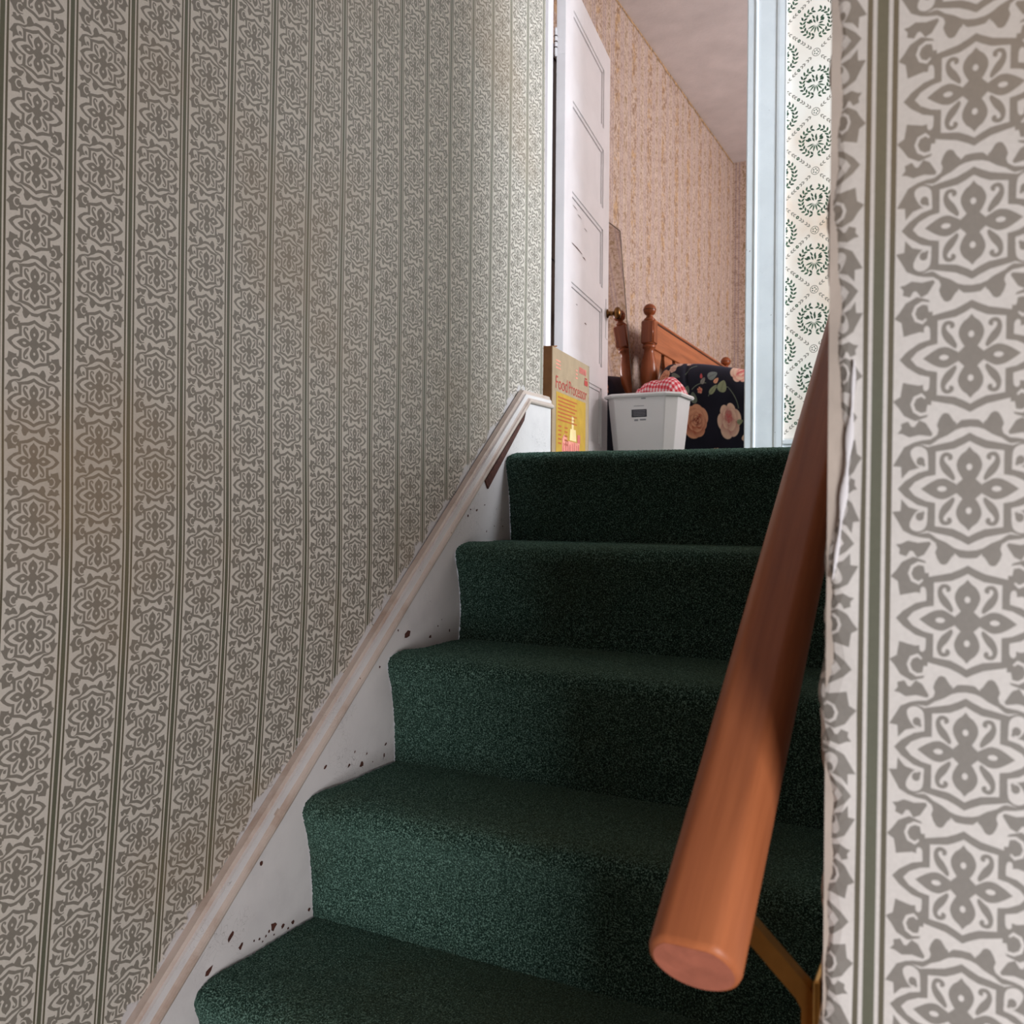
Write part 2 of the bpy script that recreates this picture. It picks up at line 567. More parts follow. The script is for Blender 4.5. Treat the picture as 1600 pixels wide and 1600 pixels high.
def damask_cell():
    Y1 = 1045
    lay = []

    def A(col, pts, it=1):
        lay.append((col, chaikin(pts, it) if it else pts))

    def B(col, pts, it=1):
        A(col, [(x, Y1 - y) for x, y in pts], it)
    # corner leaves
    A(1, [(300, 330), (435, 374), (510, 337), (552, 265), (600, 185), (533, 178), (527, 82), (468, 146), (300, 195)], 0)
    B(1, [(300, 380), (330, 468), (425, 500), (515, 455), (562, 385), (607, 335), (547, 300), (528, 185), (475, 198), (400, 215), (300, 195)], 0)
    # knot between the flowers
    A(1, [(300, 350), (240, 395), (170, 425), (110, 465), (60, 482), (0, 486), (0, 548), (70, 543), (120, 532), (140, 565), (170, 610), (210, 600), (238, 555), (254, 508), (240, 468), (252, 430), (300, 398), (380, 388), (440, 372), (380, 358)], 0)
    # floating leaf
    A(1, [(565, 449), (534, 486), (539, 526), (482, 545), (453, 500), (430, 500), (393, 553), (341, 528), (286, 441), (297, 419), (388, 433), (471, 416), (523, 443)], 0)
    # light curls
    A(0, [(464, 290), (440, 332), (385, 346), (330, 314), (318, 250), (320, 150), (352, 160), (345, 195), (385, 163), (432, 215)])
    A(1, ell(378, 222, 34, 36, 9), 0)
    A(1, [(392, 250), (345, 215), (338, 180), (360, 185), (400, 205)])
    B(0, stroke([(290, 392), (335, 440), (385, 448), (432, 420), (452, 365), (430, 312), (378, 290), (348, 318)], 27), 0)
    B(0, [(365, 255), (335, 262), (318, 235), (318, 190), (366, 194)])
    # crescents round the star
    A(0, [(0, 440), (90, 405), (160, 372), (250, 348), (330, 340), (220, 392), (130, 447), (70, 480), (0, 488)])
    B(0, [(0, 450), (70, 422), (130, 392), (250, 376), (330, 372), (340, 425), (280, 428), (263, 472), (228, 456), (188, 440), (160, 450), (135, 490), (114, 500), (103, 535), (60, 497), (0, 498)], 0)
    for Q in (A, B):
        Q(1, [(0, 442), (55, 412), (130, 378), (315, 338), (317, 150), (400, 128), (500, 62), (558, 0), (0, 0)], 0)
        Q(0, [(0, 376), (55, 345), (120, 316), (259, 297), (258, 112), (335, 97), (420, 55), (467, 0), (0, 0)], 0)
        Q(1, [(0, 332), (30, 295), (65, 272), (97, 215), (97, 165), (72, 110), (48, 75), (0, 70)])
        Q(1, [(372, 0), (330, 30), (290, 56), (240, 80), (185, 85), (130, 56), (90, 32), (80, 0)])
        Q(1, [(0, 0), (110, 0), (92, 38), (62, 66), (40, 92), (0, 92)], 0)
        Q(1, [(118, 60), (152, 88), (202, 130), (230, 190), (230, 246), (206, 286), (164, 292), (128, 270), (126, 238), (150, 222), (168, 240), (160, 256), (185, 258), (196, 235), (180, 205), (148, 172), (124, 132), (104, 88)])
        Q(0, ell(0, 172, 23, 27, 8), 0)
        Q(0, ell(207, 0, 38, 22, 8), 0)
    for col, a, b in ((0, 600, 735), (3, 606, 652), (2, 687, 735)):
        lay.append((col, [(a, 0), (b, 0), (b, Y1), (a, Y1)]))
    return cdt_cell(735, 1045, lay)


PERIOD, FLOWER = 0.0862, 0.0660


def full_cell(W, H, cell, su, sv):
    """mirror a quarter cell both ways"""
    V, Fc, val = cell
    out_v, out_f, out_c, base = [], [], [], 0
    for mx in (1, -1):
        for my in (1, -1):
            out_v.append(np.column_stack((V[:, 0] * mx * su, V[:, 1] * my * sv)))
            out_f.append((Fc if mx * my > 0 else Fc[:, ::-1]) + base)
            out_c.append(val)
            base += len(V)
    return np.vstack(out_v), np.vstack(out_f), np.concatenate(out_c)


def tile_print(name, cell, centres, fmap, urange, vrange, mat, parent, shear=None):
    cv, cf, cc = cell
    U = np.concatenate([cv[:, 0] + c[0] for c in centres])
    Vv = np.concatenate([cv[:, 1] + c[1] for c in centres])
    Fc = np.vstack([cf + i * len(cv) for i in range(len(centres))])
    val = np.tile(cc, len(centres))
    if shear is not None:
        U = U + shear(U, Vv)
    U = np.clip(U, *urange)
    Vv = np.clip(Vv, *vrange)
    P = np.column_stack((U, Vv))
    a, b, c = P[Fc[:, 0]], P[Fc[:, 1]], P[Fc[:, 2]]
    ar = np.abs((b[:, 0] - a[:, 0]) * (c[:, 1] - a[:, 1]) - (b[:, 1] - a[:, 1]) * (c[:, 0] - a[:, 0]))
    keep = ar > 1e-10
    Fc, val = Fc[keep], val[keep]
    used = np.unique(Fc)
    remap = np.zeros(len(U), dtype=int)
    remap[used] = np.arange(len(used))
    Fc = remap[Fc]
    X = fmap(U[used], Vv[used])
    me = bpy.data.meshes.new(name)
    me.vertices.add(len(X))
    me.vertices.foreach_set('co', X.astype(np.float32).ravel())
    me.loops.add(Fc.size)
    me.loops.foreach_set('vertex_index', Fc.astype(np.int32).ravel())
    me.polygons.add(len(Fc))
    me.polygons.foreach_set('loop_start', np.arange(0, Fc.size, 3, dtype=np.int32))
    me.update(calc_edges=True)
    me.shade_flat()
    at = me.attributes.new('print', 'FLOAT', 'FACE')
    at.data.foreach_set('value', val.astype(np.float32))
    me.materials.append(mat)
    return link(bpy.data.objects.new(name, me), parent)


DCELL = full_cell(735, 1045, damask_cell(), PERIOD / 2 / 735, FLOWER / 1045)

# ================================================================== SETTING
# --- left stair wall
wall_left = bx('wall_left', (LX - 0.12, -2.6, GZ), (LX - 0.012, CORNER - 0.001, CZ), M_PLASTER)
tag(wall_left, 'tall stairway wall on the left papered in grey damask stripes', 'wall', kind='structure')
cent = []
for j in range(-10, 17):
    z0 = -0.0151 + 0.0285 * j
    z0 -= round(z0 / 0.132) * 0.132
    for i in range(-7, 13):
        cent.append((0.668 + PERIOD * j, z0 + 0.132 * i))


def bulge(U, V):
    return 0.004 * np.sin(2.6 * U + 1.3 * V + 0.6) * np.cos(1.9 * V - 0.4) + 0.0015 * np.sin(9 * U + 2 * V) * np.sin(5 * V)


def map_left(U, V):
    return np.column_stack((LX + bulge(U, V), U, V))


def shear_left(U, V):
    t_ = np.minimum(V + 0.02, 0)
    s_ = t_ * t_ / (0.25 - t_)
    return -0.085 * s_ * np.clip((U + 0.3) / 1.2, 0.4, 1.4) + 0.012 * np.clip(V - 0.1, 0, 1.5) * np.clip(1.6 - U, 0, 1) + 0.0012 * np.sin(7 * V + 3 * U)


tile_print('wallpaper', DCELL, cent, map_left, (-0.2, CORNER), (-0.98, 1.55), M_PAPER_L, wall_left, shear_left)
# --- foreground wall on the right and the stairwell's right side, one papered corner
wall_right = MB().box((RXW + 0.002, RY + 0.002, GZ), (2.6, RY + 0.10, 1.25)).box((RXW + 0.002, RY + 0.10, GZ), (0.03, 1.85, CZ)).build('wall_right', M_PLASTER)
tag(wall_right, 'foreground wall on the right papered in pale grey damask, its corner worn', 'wall', kind='structure')
RC = 0.011
ARC = RC * math.pi / 2


def map_right(U, V):
    # U = X on the front face; below the corner it wraps round into the stairwell
    wob = 0.0016 * np.sin(31 * V + 1) + 0.0012 * np.sin(73 * V) + 0.0008 * np.sin(171 * V + 2)
    dent = 0.0055 * np.exp(-((V - 0.06) / 0.07) ** 2)
    x = U.copy()
    y = np.full_like(U, RY)
    s0 = RXW + RC
    a = np.clip((s0 - U) / RC, 0, math.pi / 2)
    arc = U < s0
    x[arc] = s0 - RC * np.sin(a[arc])
    y[arc] = RY + RC * (1 - np.cos(a[arc]))
    past = U < s0 - ARC
    y[past] = RY + RC + (s0 - ARC - U[past])
    k = np.exp(-((U - RXW) / 0.012) ** 2)
    x = x + (wob + dent) * k
    y = y + 0.0012 * np.sin(60 * V + 90 * U) * k + 0.0008 * np.sin(4 * V + 6 * U)
    return np.column_stack((x, y, V))


cent = []
for j in range(-3, 7):
    z0 = 0.0125 + 0.0285 * j
    z0 -= round(z0 / 0.132) * 0.132
    for i in range(-6, 7):
        cent.append((-0.0062 + PERIOD * j, z0 + 0.132 * i))
tile_print('wallpaper', DCELL, cent, map_right, (-0.26, 0.52), (-0.72, 0.80), M_PAPER, wall_right,
           lambda U, V: 0.006 * (V * np.abs(V)) + 0.004 * V)
# torn sliver of paper lifting along the corner
pv, pf = [], []
NP_ = 26
for i in range(NP_ + 1):
    s = i / NP_
    z = 0.080 - 0.115 * s
    x0 = RXW + 0.0150 - 0.0095 * s ** 1.6
    wd = 0.0014 * (0.35 + math.sin(math.pi * min(1, s * 1.02)) ** 0.7) * (0.8 + 0.35 * math.sin(23 * s))
    pv += [(x0 - wd, RY - 0.0008, z), (x0 + wd * 0.2, RY - 0.0026, z), (x0 + wd, RY - 0.0004, z)]
for i in range(NP_):
    a = i * 3
    pf += [(a, a + 1, a + 4, a + 3), (a + 1, a + 2, a + 5, a + 4)]
mesh_obj('torn_paper', pv, pf, M_PEEL, wall_right, True)

# --- downstairs room round the camera
tag(bx('floor', (LX - 0.12, -2.6, GZ - 0.1), (2.6, 1.72, GZ), M_FLOORW), 'brown board floor of the downstairs room', 'floor', kind='structure')
tag(bx('wall_back', (LX - 0.12, -2.7, GZ), (2.6, -2.6, 1.25), M_PLASTER), 'plain back wall of the downstairs room', 'wall', kind='structure')
tag(bx('wall_side', (2.6, -2.7, GZ), (2.7, RY + 0.1, 1.25), M_PLASTER), 'plain side wall of the downstairs room', 'wall', kind='structure')
tag(bx('ceiling', (LX - 0.12, -2.7, 1.25), (2.7, RY, 1.35), M_CEIL), 'ceiling of the downstairs room', 'ceiling', kind='structure')
tag(bx('wall_header', (LX - 0.002, RY, 1.02), (0.03, RY + 0.10, CZ), M_PLASTER), 'header wall over the foot of the stairs', 'wall', kind='structure')

# --- upstairs: landing and bedroom shell
fl = MB().box((-2.2, NY + 0.245, FZ - 0.15), (1.6, DY + 0.02, FZ - 0.004)).box((BX - 0.1, DY + 0.02, FZ - 0.15), (1.8, BY, FZ - 0.004)).box((0.03, 1.72, FZ - 0.15), (1.6, NY + 0.245, FZ - 0.004)).build('floor_upstairs', M_CARPET)
tag(fl, 'green carpeted floor of the landing and bedroom', 'floor', kind='structure')
tag(bx('ceiling_upstairs', (-2.2, RY, CZ), (1.9, BY + 0.1, CZ + 0.1), M_CEIL), 'pinkish plaster ceiling over the bedroom', 'ceiling', kind='structure')
lo = MB().box((-2.3, CORNER - 0.12, FZ - 0.1), (-2.2, DY + DT, CZ)).box((-2.2, CORNER - 0.12, FZ - 0.1), (LX - 0.12, CORNER - 0.002, CZ)).build('wall_landing_left', M_PLASTER_L)
tag(lo, 'short landing wall beyond the stairway corner', 'wall', kind='structure')
ro = MB().box((1.6, 1.62, FZ - 0.1), (1.7, DY + DT, CZ)).box((0.03, 1.62, FZ - 0.1), (1.6, 1.72, CZ)).build('wall_landing_right', M_PLASTER_L)
tag(ro, 'landing wall on the right with the daylight side', 'wall', kind='structure')
# door wall with opening
OX0, OX1, OZ = -1.478, -0.705, FZ + 1.99
wd_ = MB().box((-2.2, DY, FZ - 0.1), (OX0 - 0.02, DY + DT, CZ)).box((OX1 + 0.02, DY, FZ - 0.1), (1.6, DY + DT, CZ)).box((OX0 - 0.02, DY, OZ + 0.02), (OX1 + 0.02, DY + DT, CZ)).build('wall_landing_far', M_PLASTER_L)
tag(wd_, 'far landing wall round the bedroom doorway, papered with green wreaths', 'wall', kind='structure')


def wreath_cell():
    PW, PH = 0.216, 0.1905
    lay = []

    def leaf(x, y, a, l, wd, k):
        c, s = math.cos(a), math.sin(a)
        pts = [(0, 0), (0.35 * l, wd), (0.7 * l, wd * 0.8), (l, 0), (0.7 * l, -wd * 0.8), (0.35 * l, -wd)]
        lay.append((k, [(x + c * p - s * q, y + s * p + c * q) for p, q in pts]))
    for cx, cy in ((0.054, PH / 2), (0.162, 0), (0.162, PH)):
        for k in range(20):
            th = math.radians(90 + 22 + (316 / 19) * k)
            r = 0.043
            px, py = cx + r * math.cos(th), cy + r * math.sin(th)
            for off, rr in ((0.75, 1.12), (-0.75, 0.86)):
                d = (th - math.pi / 2) if math.cos(th) < 0 else (th + math.pi / 2)
                out = off if math.cos(th) < 0 else -off
                leaf(cx + r * math.cos(th), cy + r * math.sin(th), d - out, 0.0150, 0.0034, 1 if k % 3 else 2)
        for k in range(9):
            th = math.radians(20 + 140 / 8 * k)
            r0 = (0.006, 0.014, 0.019)[k % 3]
            leaf(cx + r0 * math.cos(th), cy - 0.006 + r0 * math.sin(th), th + 0.35 * ((k % 2) - 0.5), 0.0165, 0.0030, 2)
        for k in range(6):
            th = math.radians(200 + 28 * k)
            leaf(cx + 0.005 * math.cos(th), cy - 0.006 + 0.004 * math.sin(th), th, 0.025, 0.0026, 1)
        for sx in (-1, 1):
            lay.append((2, ell(cx + sx * 0.019, cy + 0.008, 0.0055, 0.006, 6)))
    ros = [(0.054, 0), (0.054, PH), (0.162, PH / 2)]
    for cx, cy in ros:
        lay.append((3, ell(cx, cy, 0.0135, 0.0135, 12)))
        lay.append((0, ell(cx, cy, 0.0112, 0.0112, 12)))
        for k in range(5):
            th = 2 * math.pi * k / 5
            lay.append((2, ell(cx + 0.006 * math.cos(th), cy + 0.006 * math.sin(th), 0.0024, 0.0026, 5)))
        for sx in (-1, 1):
            for sy in (-1, 1):
                ang = math.atan2(sy * PH / 2, sx * 0.108)
                for q in (0.020, 0.030, 0.045, 0.054, 0.066):
                    x, y = cx + q * math.cos(ang), cy + q * math.sin(ang)
                    for o in (0.5, -0.5):
                        leaf(x, y, ang + o, 0.011, 0.0019, 3 if q < 0.06 else 1)
    lay2 = []
    for k, p in lay:   # keep pieces inside the repeat
        xs = [q[0] for q in p]
        if max(xs) < 0 or min(xs) > PW or max(q[1] for q in p) < 0 or min(q[1] for q in p) > PH:
            continue
        lay2.append((k, [(q[0] * 1000, q[1] * 1000) for q in p]))
    V, Fc, val = cdt_cell(PW * 1000, PH * 1000, lay2, 0.02)
    return V / 1000, Fc, val, PW, PH


WV, WF, WC, PW, PH = wreath_cell()
# wreath centre seen at x=-0.487, z=1.5753 ; the other column sits half a drop away
u0, v0 = -0.4875 - 0.162, 1.5753
cent = [(u0 + PW * i, v0 - PH * round(v0 / PH) + PH * k) for i in range(0, 4) for k in range(1, 12)]
tile_print('wallpaper', (WV, WF, WC), cent, lambda U, V: np.column_stack((U, np.full_like(U, DY - 0.002), V)), (OX1 + 0.03, 0.10), (FZ + 0.09, 2.1), M_WREATH, wd_)
bb = MB().box((-0.578, DY - 0.018, FZ), (1.6, DY, FZ + 0.095)).box((-0.578, DY - 0.024, FZ + 0.095), (1.6, DY, FZ + 0.108)).build('baseboard_landing', M_CASING)
tag(bb, 'low white baseboard under the wreath wallpaper', 'baseboard', kind='structure')

# bedroom
tag(bx('wall_bedroom_left', (BX - 0.1, DY + DT, FZ - 0.1), (BX, BY + 0.1, CZ), M_BPAPER), 'long bedroom wall papered in tan and gold floral stripes', 'wall', kind='structure')
tag(bx('wall_bedroom_back', (BX, BY, FZ - 0.1), (1.8, BY + 0.1, CZ), M_BPAPER_X), 'far bedroom wall papered in tan floral stripes', 'wall', kind='structure')
tag(bx('wall_bedroom_right', (1.8, DY + DT, FZ - 0.1), (1.9, BY + 0.1, CZ), M_BPAPER), 'bedroom wall on the window side', 'wall', kind='structure')
# ragged paper edge under the bedroom ceiling
rv, rf = [], []
n = 150
for i in range(n + 1):
    y = DY + DT + 0.4 + (BY - DY - DT - 0.41) * i / n
    d = 0.012 + 0.020 * abs(noise.noise(Vector((y * 6.0, 2.0, 0)))) + 0.012 * abs(noise.noise(Vector((y * 27.0, 5.0, 0))))
    rv += [(BX + 0.001, y, CZ - 0.001), (BX + 0.004, y, CZ - d * 0.5), (BX + 0.0025, y, CZ - d)]
for i in range(n):
    a = i * 3
    rf += [(a, a + 1, a + 4, a + 3), (a + 1, a + 2, a + 5, a + 4)]
tag(mesh_obj('trim_1', rv, rf, plain('curled_paper_edge', S2L(196, 158, 118), 0.8, 0.35, 40)), 'ragged curling top edge of the tan bedroom wallpaper', 'trim', kind='structure')
cv_ = []
for i in range(60):
    z0 = FZ + 0.9 + (CZ - FZ - 0.95) * i / 59
    cv_.append((BX + 0.008 + 0.006 * noise.noise(Vector((z0 * 9, 0, 4))), BY - 0.012, z0))

# --- doorway trim
# right casing: stepped, with a bead and a backband
X0, X1 = -0.705, -0.578
prof = [(X0, 0), (X0, -0.016), (X0 + 0.004, -0.019), (X0 + 0.024, -0.019), (X0 + 0.027, -0.0215), (X0 + 0.031, -0.0230), (X0 + 0.035, -0.0215), (X0 + 0.038, -0.0185), (X0 + 0.045, -0.0180), (X0 + 0.094, -0.0180), (X0 + 0.0955, -0.0195), (X0 + 0.099, -0.0215), (X0 + 0.106, -0.0225), (X1 - 0.004, -0.0225), (X1, -0.024), (X1, 0)]
pr = [(a, DY + b) for a, b in prof]
cs = MB().prism(pr, 2, FZ, OZ + 0.1).build('trim_2', M_CASING)
tag(cs, 'bluish white moulded door casing right of the bedroom doorway', 'door trim', kind='structure')
X0, X1 = OX0 - 0.126, OX0
prof = [(-0.705 + X0 - X0, 0)]
pr = [(OX0 - (a + 0.705), DY + b) for a, b in [(-0.705, 0), (-0.705, -0.016), (-0.701, -0.019), (-0.681, -0.019), (-0.678, -0.024), (-0.674, -0.027), (-0.670, -0.024), (-0.667, -0.018), (-0.660, -0.0165), (-0.611, -0.0165), (-0.609, -0.0205), (-0.605, -0.026), (-0.599, -0.0285), (-0.582, -0.0285), (-0.578, -0.024), (-0.578, 0)]]
tag(MB().prism(pr[::-1], 2, FZ, OZ + 0.1).build('trim_3', M_WHITE), 'white door casing left of the bedroom doorway', 'door trim', kind='structure')
jb = MB().box((OX0 - 0.02, DY - 0.004, FZ), (OX0, DY + DT + 0.004, OZ)).box((OX1, DY - 0.004, FZ), (OX1 + 0.02, DY + DT + 0.004, OZ)).box((OX0, DY - 0.004, OZ), (OX1, DY + DT + 0.004, OZ + 0.02)).box((OX0, DY + 0.055, FZ), (OX0 + 0.011, DY + 0.080, OZ)).build('trim_4', M_WHITE)
tag(jb, 'white painted jamb lining of the bedroom doorway', 'door trim', kind='structure')
tag(MB().box((OX0 - 0.126, DY - 0.026, OZ), (OX1 + 0.127, DY, OZ + 0.12)).build('trim_5', M_CASING), 'white head casing over the bedroom doorway', 'door trim', kind='structure')

# --- white five panel door, swung back into the bedroom
DW, DH, DTH = 0.757, 1.945, 0.035
door = empty('door_1', (-1.437, 3.198, FZ + 0.012))
door.rotation_euler = (0, 0, math.radians(90 + 8.3))
tag(door, 'white five-panel door swung open into the bedroom', 'door', kind='structure')
# local: x along width from the hinge, y thickness (face seen is y = 0, looking to -y), z up
st = 0.115
pz = [(q - 0.263, q) for q in (0.410, 0.768, 1.126, 1.484, 1.842)]
f = MB()
f.box((0, 0, 0), (st, DTH, DH)).box((DW - st, 0, 0), (DW, DTH, DH))
zs = [0.0] + [q for p in pz for q in p] + [DH]
for i in range(0, len(zs), 2):
    f.box((st, 0, zs[i]), (DW - st, DTH, zs[i + 1]))
f.build('door_frame', M_WHITE, door)
for a, b in pz:
    m = MB()
    m.box((st, 0.012, a), (DW - st, 0.023, b))
    # raised moulding round the panel
    for (x0, x1, z0, z1) in ((st, DW - st, a, a + 0.014), (st, DW - st, b - 0.014, b), (st, st + 0.014, a, b), (DW - st - 0.014, DW - st, a, b)):
        m.box((x0, 0.005, z0), (x1, 0.013, z1))
    pn = m.build('panel', M_WHITE, door)
    r_ = MB()
    r_.box((st + 0.016, 0.0095, a + 0.016), (DW - st - 0.016, 0.0125, b - 0.016))
    r_.build('panel_field', M_WHITE, pn)
# paint cracks on the middle panels
m = MB()
for (x, z, l, h, sl) in ((0.16, 1.085, 0.07, 0.003, -0.02), (0.235, 1.070, 0.06, 0.003, -0.02), (0.34, 1.045, 0.05, 0.003, -0.03), (0.15, 0.930, 0.16, 0.006, -0.02), (0.32, 0.918, 0.05, 0.005, -0.02), (0.22, 0.70, 0.02, 0.004, 0.01), (0.36, 0.65, 0.03, 0.006, -0.01)):
    m.add([(x, 0.0085, z), (x + l, 0.0085, z + sl * l), (x + l, 0.0085, z + sl * l + h * 0.4), (x + l * 0.5, 0.0085, z + sl * l * .5 + h), (x, 0.0085, z + h * 0.5)], [(0, 1, 2, 3, 4)])
pc = m.build('paint_crack', M_CHIP, door)
pc['kind'] = 'stuff'
# lock plate and knobs
bx('lock_plate', (DW - 0.052, -0.003, 0.650), (DW - 0.014, 0, 0.830), M_WHITE, door)
kn = MB()
rot = Matrix.Rotation(math.radians(90), 4, 'X')
kn.lathe([(0.0, 0.0), (0.020, 0.0), (0.020, 0.004), (0.011, 0.008), (0.010, 0.030), (0.017, 0.034), (0.026, 0.041), (0.028, 0.050), (0.024, 0.059), (0.012, 0.064), (0.0, 0.065)], (DW - 0.033, -0.003, 0.766), 20, rot)
kn.build('door_knob', M_BRASS_D, door, True)
kn = MB()
rot = Matrix.Rotation(math.radians(-90), 4, 'X')
kn.lathe([(0.0, 0.0), (0.020, 0.0), (0.020, 0.004), (0.011, 0.008), (0.010, 0.030), (0.017, 0.034), (0.026, 0.041), (0.028, 0.050), (0.024, 0.059), (0.012, 0.064), (0.0, 0.065)], (DW - 0.033, DTH, 0.766), 20, rot)
kn.build('door_knob', M_BRASS_D, door, True)
for hz in (0.24, 1.662):
    h = MB()
    h.lathe([(0.0, -0.056), (0.004, -0.054), (0.006, -0.048), (0.006, 0.048), (0.004, 0.054), (0.0, 0.056)], (-0.006, DTH + 0.002, hz), 12)
    hg = h.build('hinge', M_WHITE, door, True)
    g = MB()
    for dz in (-0.022, 0.0, 0.022):
        g.lathe([(0.0, -0.002), (0.0066, -0.002), (0.0066, 0.002), (0.0, 0.002)], (-0.006, DTH + 0.002, hz + dz), 12)
    g.build('knuckle_gap', M_GROOVE, hg)
    bx('hinge_leaf', (-0.0012, 0.004, hz - 0.046), (0.0, DTH - 0.002, hz + 0.046), M_WHITE, hg)

# --- dark stained door in the bedroom wall behind it
dd = empty('door_2', (BX, 3.30, FZ))
tag(dd, 'dark brown stained door in the bedroom wall behind the white door', 'door', kind='structure')
bx('slab', (0.0, 0.09, 0.0), (0.022, 0.80, 1.90), M_DARKDOOR, dd)
for z0, z1 in ((0.2, 0.85), (1.0, 1.75)):
    bx('panel', (0.022, 0.22, z0), (0.028, 0.67, z1), M_DARKDOOR, dd)
for y0, y1, z0, z1 in ((0.0, 0.09, 0, 1.96), (0.80, 0.89, 0, 1.96), (0.09, 0.80, 1.90, 1.96)):
    bx('casing', (0.0, y0, z0), (0.03, y1, z1), M_DARKDOOR, dd)

# --- stringer and moulding on the left wall
SL = 0.8577


def mz(y):
    return -0.6075 + SL * (y - 0.8551)


TOPY = 1.888
pts = [(0.20, GZ), (CORNER + 0.004, GZ), (CORNER + 0.004, 0.268), (TOPY - 0.004, 0.268), (0.20, mz(0.20) - 0.008)]
stg = MB().prism([(p[0], max(p[1], GZ)) for p in pts], 0, LX - 0.001, SX).build('trim_6', M_STRINGER)
tag(stg, 'white painted stair stringer with chipped cracked paint', 'stair trim', kind='structure')
mould = [(0.0, 0.000), (0.0, 0.012), (-0.003, 0.0145), (-0.006, 0.0145), (-0.009, 0.0175), (-0.0125, 0.0195), (-0.0165, 0.0195), (-0.0200, 0.0220), (-0.0215, 0.0255), (-0.0255, 0.0265), (-0.0285, 0.0255), (-0.0300, 0.0235), (-0.0300, 0.0)]
# sweep along the slope, mitred into the level return
pA, pB, pC = Vector((0, 0.20, mz(0.20))), Vector((0, TOPY, mz(TOPY))), Vector((0, CORNER + 0.010, mz(TOPY)))
d1, d2 = (pB - pA).normalized(), (pC - pB).normalized()
n1, n2 = Vector((0, -d1.z, d1.y)), Vector((0, 0, 1))
bis = (n1 + n2).normalized()
bis = bis / bis.dot(n1)
rings = []
NS = 60
for i in range(NS + 1):
    p = pA.lerp(pB, i / NS)
    nn = bis if i == NS else n1
    jit = 0.0012 * noise.noise(Vector((p.y * 11, 0, 0)))
    rings.append([(LX + b + jit, p.y + nn.y * a, p.z + nn.z * a) for a, b in mould])
for i in range(1, 9):
    p = pB.lerp(pC, i / 8)
    rings.append([(LX + b, p.y + n2.y * a, p.z + n2.z * a) for a, b in mould])
ml = MB().rings(rings).build('trim_7', M_MOULD)
tag(ml, 'worn cream moulding running up over the stair stringer', 'stair trim', kind='structure')
# open dark seam under the moulding near the top
sm = MB().prism([(1.700, 0.045), (1.868, 0.206), (1.876, 0.226), (1.688, 0.062)], 0, SX, SX + 0.0035).build('seam', M_CHIP, ml)
# chipped paint on the stringer (irregular flakes)
ch = MB()


def chip(px, py, r, el=1.0, an=0.0):
    c = math.cos(YAW)
    d = _r2 * ((px - 800) / F_PX) - _u2 * ((py - 800) / F_PX) + _f
    p = d * (SX / d.x)
    k = 1.7 * r / 1000.0
    n_ = random.randint(6, 9)
    vs = []
    for i in range(n_):
        th = 2 * math.pi * i / n_
        rr = k * random.uniform(0.55, 1.15)
        a, b = rr * math.cos(th) * el, rr * math.sin(th)
        vs.append((SX + 0.0004, p.y + a * math.cos(an) - b * math.sin(an), p.z + a * math.sin(an) + b * math.cos(an)))
    ch.add(vs + [(SX - 0.001, v[1], v[2]) for v in vs], [tuple(range(n_))])


for c_ in ((427, 1447, 4.2), (442, 1446, 3.0), (457, 1441, 2.6), (450, 1450, 1.6), (420, 1455, 1.8), (360, 1464, 2.8, 2.0, .6), (376, 1479, 2.2, 1.6, .8), (326, 1517, 3.0, 1.6, .6), (483, 1421, 2), (415, 1463, 1.3), (405, 1467, 1.4), (397, 1470, 1.2), (410, 1471, 1.1), (428, 1460, 1.0),
           (565, 1194, 3.6), (545, 1196, 2.0, 1.8, .8), (573, 1177, 1.4), (600, 1180, 2.4, .7), (602, 1163, 1.4, 1.8, .6), (582, 1190, 1.0), (508, 1199, 1.6, 2.0, .7), (554, 1175, 1.2, 1.8, 1), (408, 1350, 2.4), (426, 1296, 1.6),
           (636, 992, 4.2, 1.6, .5), (672, 995, 2.0, 1.6, .2), (702, 985, 1.8), (622, 985, 1.6), (593, 1042, 1.8), (684, 978, 1.2), (690, 968, 1.0),
           (760, 830, 2.0, .7), (772, 822, 1.2), (731, 806, 2.0), (745, 797, 1.4, 2, .3), (757, 789, 1.2, 2, .2), (785, 822, 1.2), (735, 796, 1.2, 1.6, .2)):
    chip(*c_)
co_ = ch.build('paint_chip', M_CHIP, stg)
co_['kind'] = 'stuff'

# ================================================================== STAIRS
stairs = empty('carpeted_staircase', (-0.5, 0.44, GZ))
tag(stairs, 'staircase carpeted in dark green pile climbing to the landing', 'staircase')


def catmull(P, n):
    out = []
    for i in range(len(P) - 1):
        p0, p1, p2, p3 = P[max(0, i - 1)], P[i], P[i + 1], P[min(len(P) - 1, i + 2)]
        for k in range(n):
            t_ = k / n
            out.append(tuple(0.5 * (2 * p1[d] + (p2[d] - p0[d]) * t_ + (2 * p0[d] - 5 * p1[d] + 4 * p2[d] - p3[d]) * t_ ** 2 + (3 * p1[d] - p0[d] - 3 * p2[d] + p3[d]) * t_ ** 3) for d in (0, 1)))
    out.append(P[-1])
    return out


def resample(P, step):
    P = np.array(P)
    d = np.r_[0, np.cumsum(np.linalg.norm(np.diff(P, axis=0), axis=1))]
    n_ = max(2, int(d[-1] / step))
    s = np.linspace(0, d[-1], n_)
    return np.column_stack((np.interp(s, d, P[:, 0]), np.interp(s, d, P[:, 1])))


def low(x, a):
    return np.sin(3.1 * x + a) * 0.6 + np.sin(7.3 * x + 2.1 * a) * 0.3 + np.sin(15 * x + 3.7 * a) * 0.12


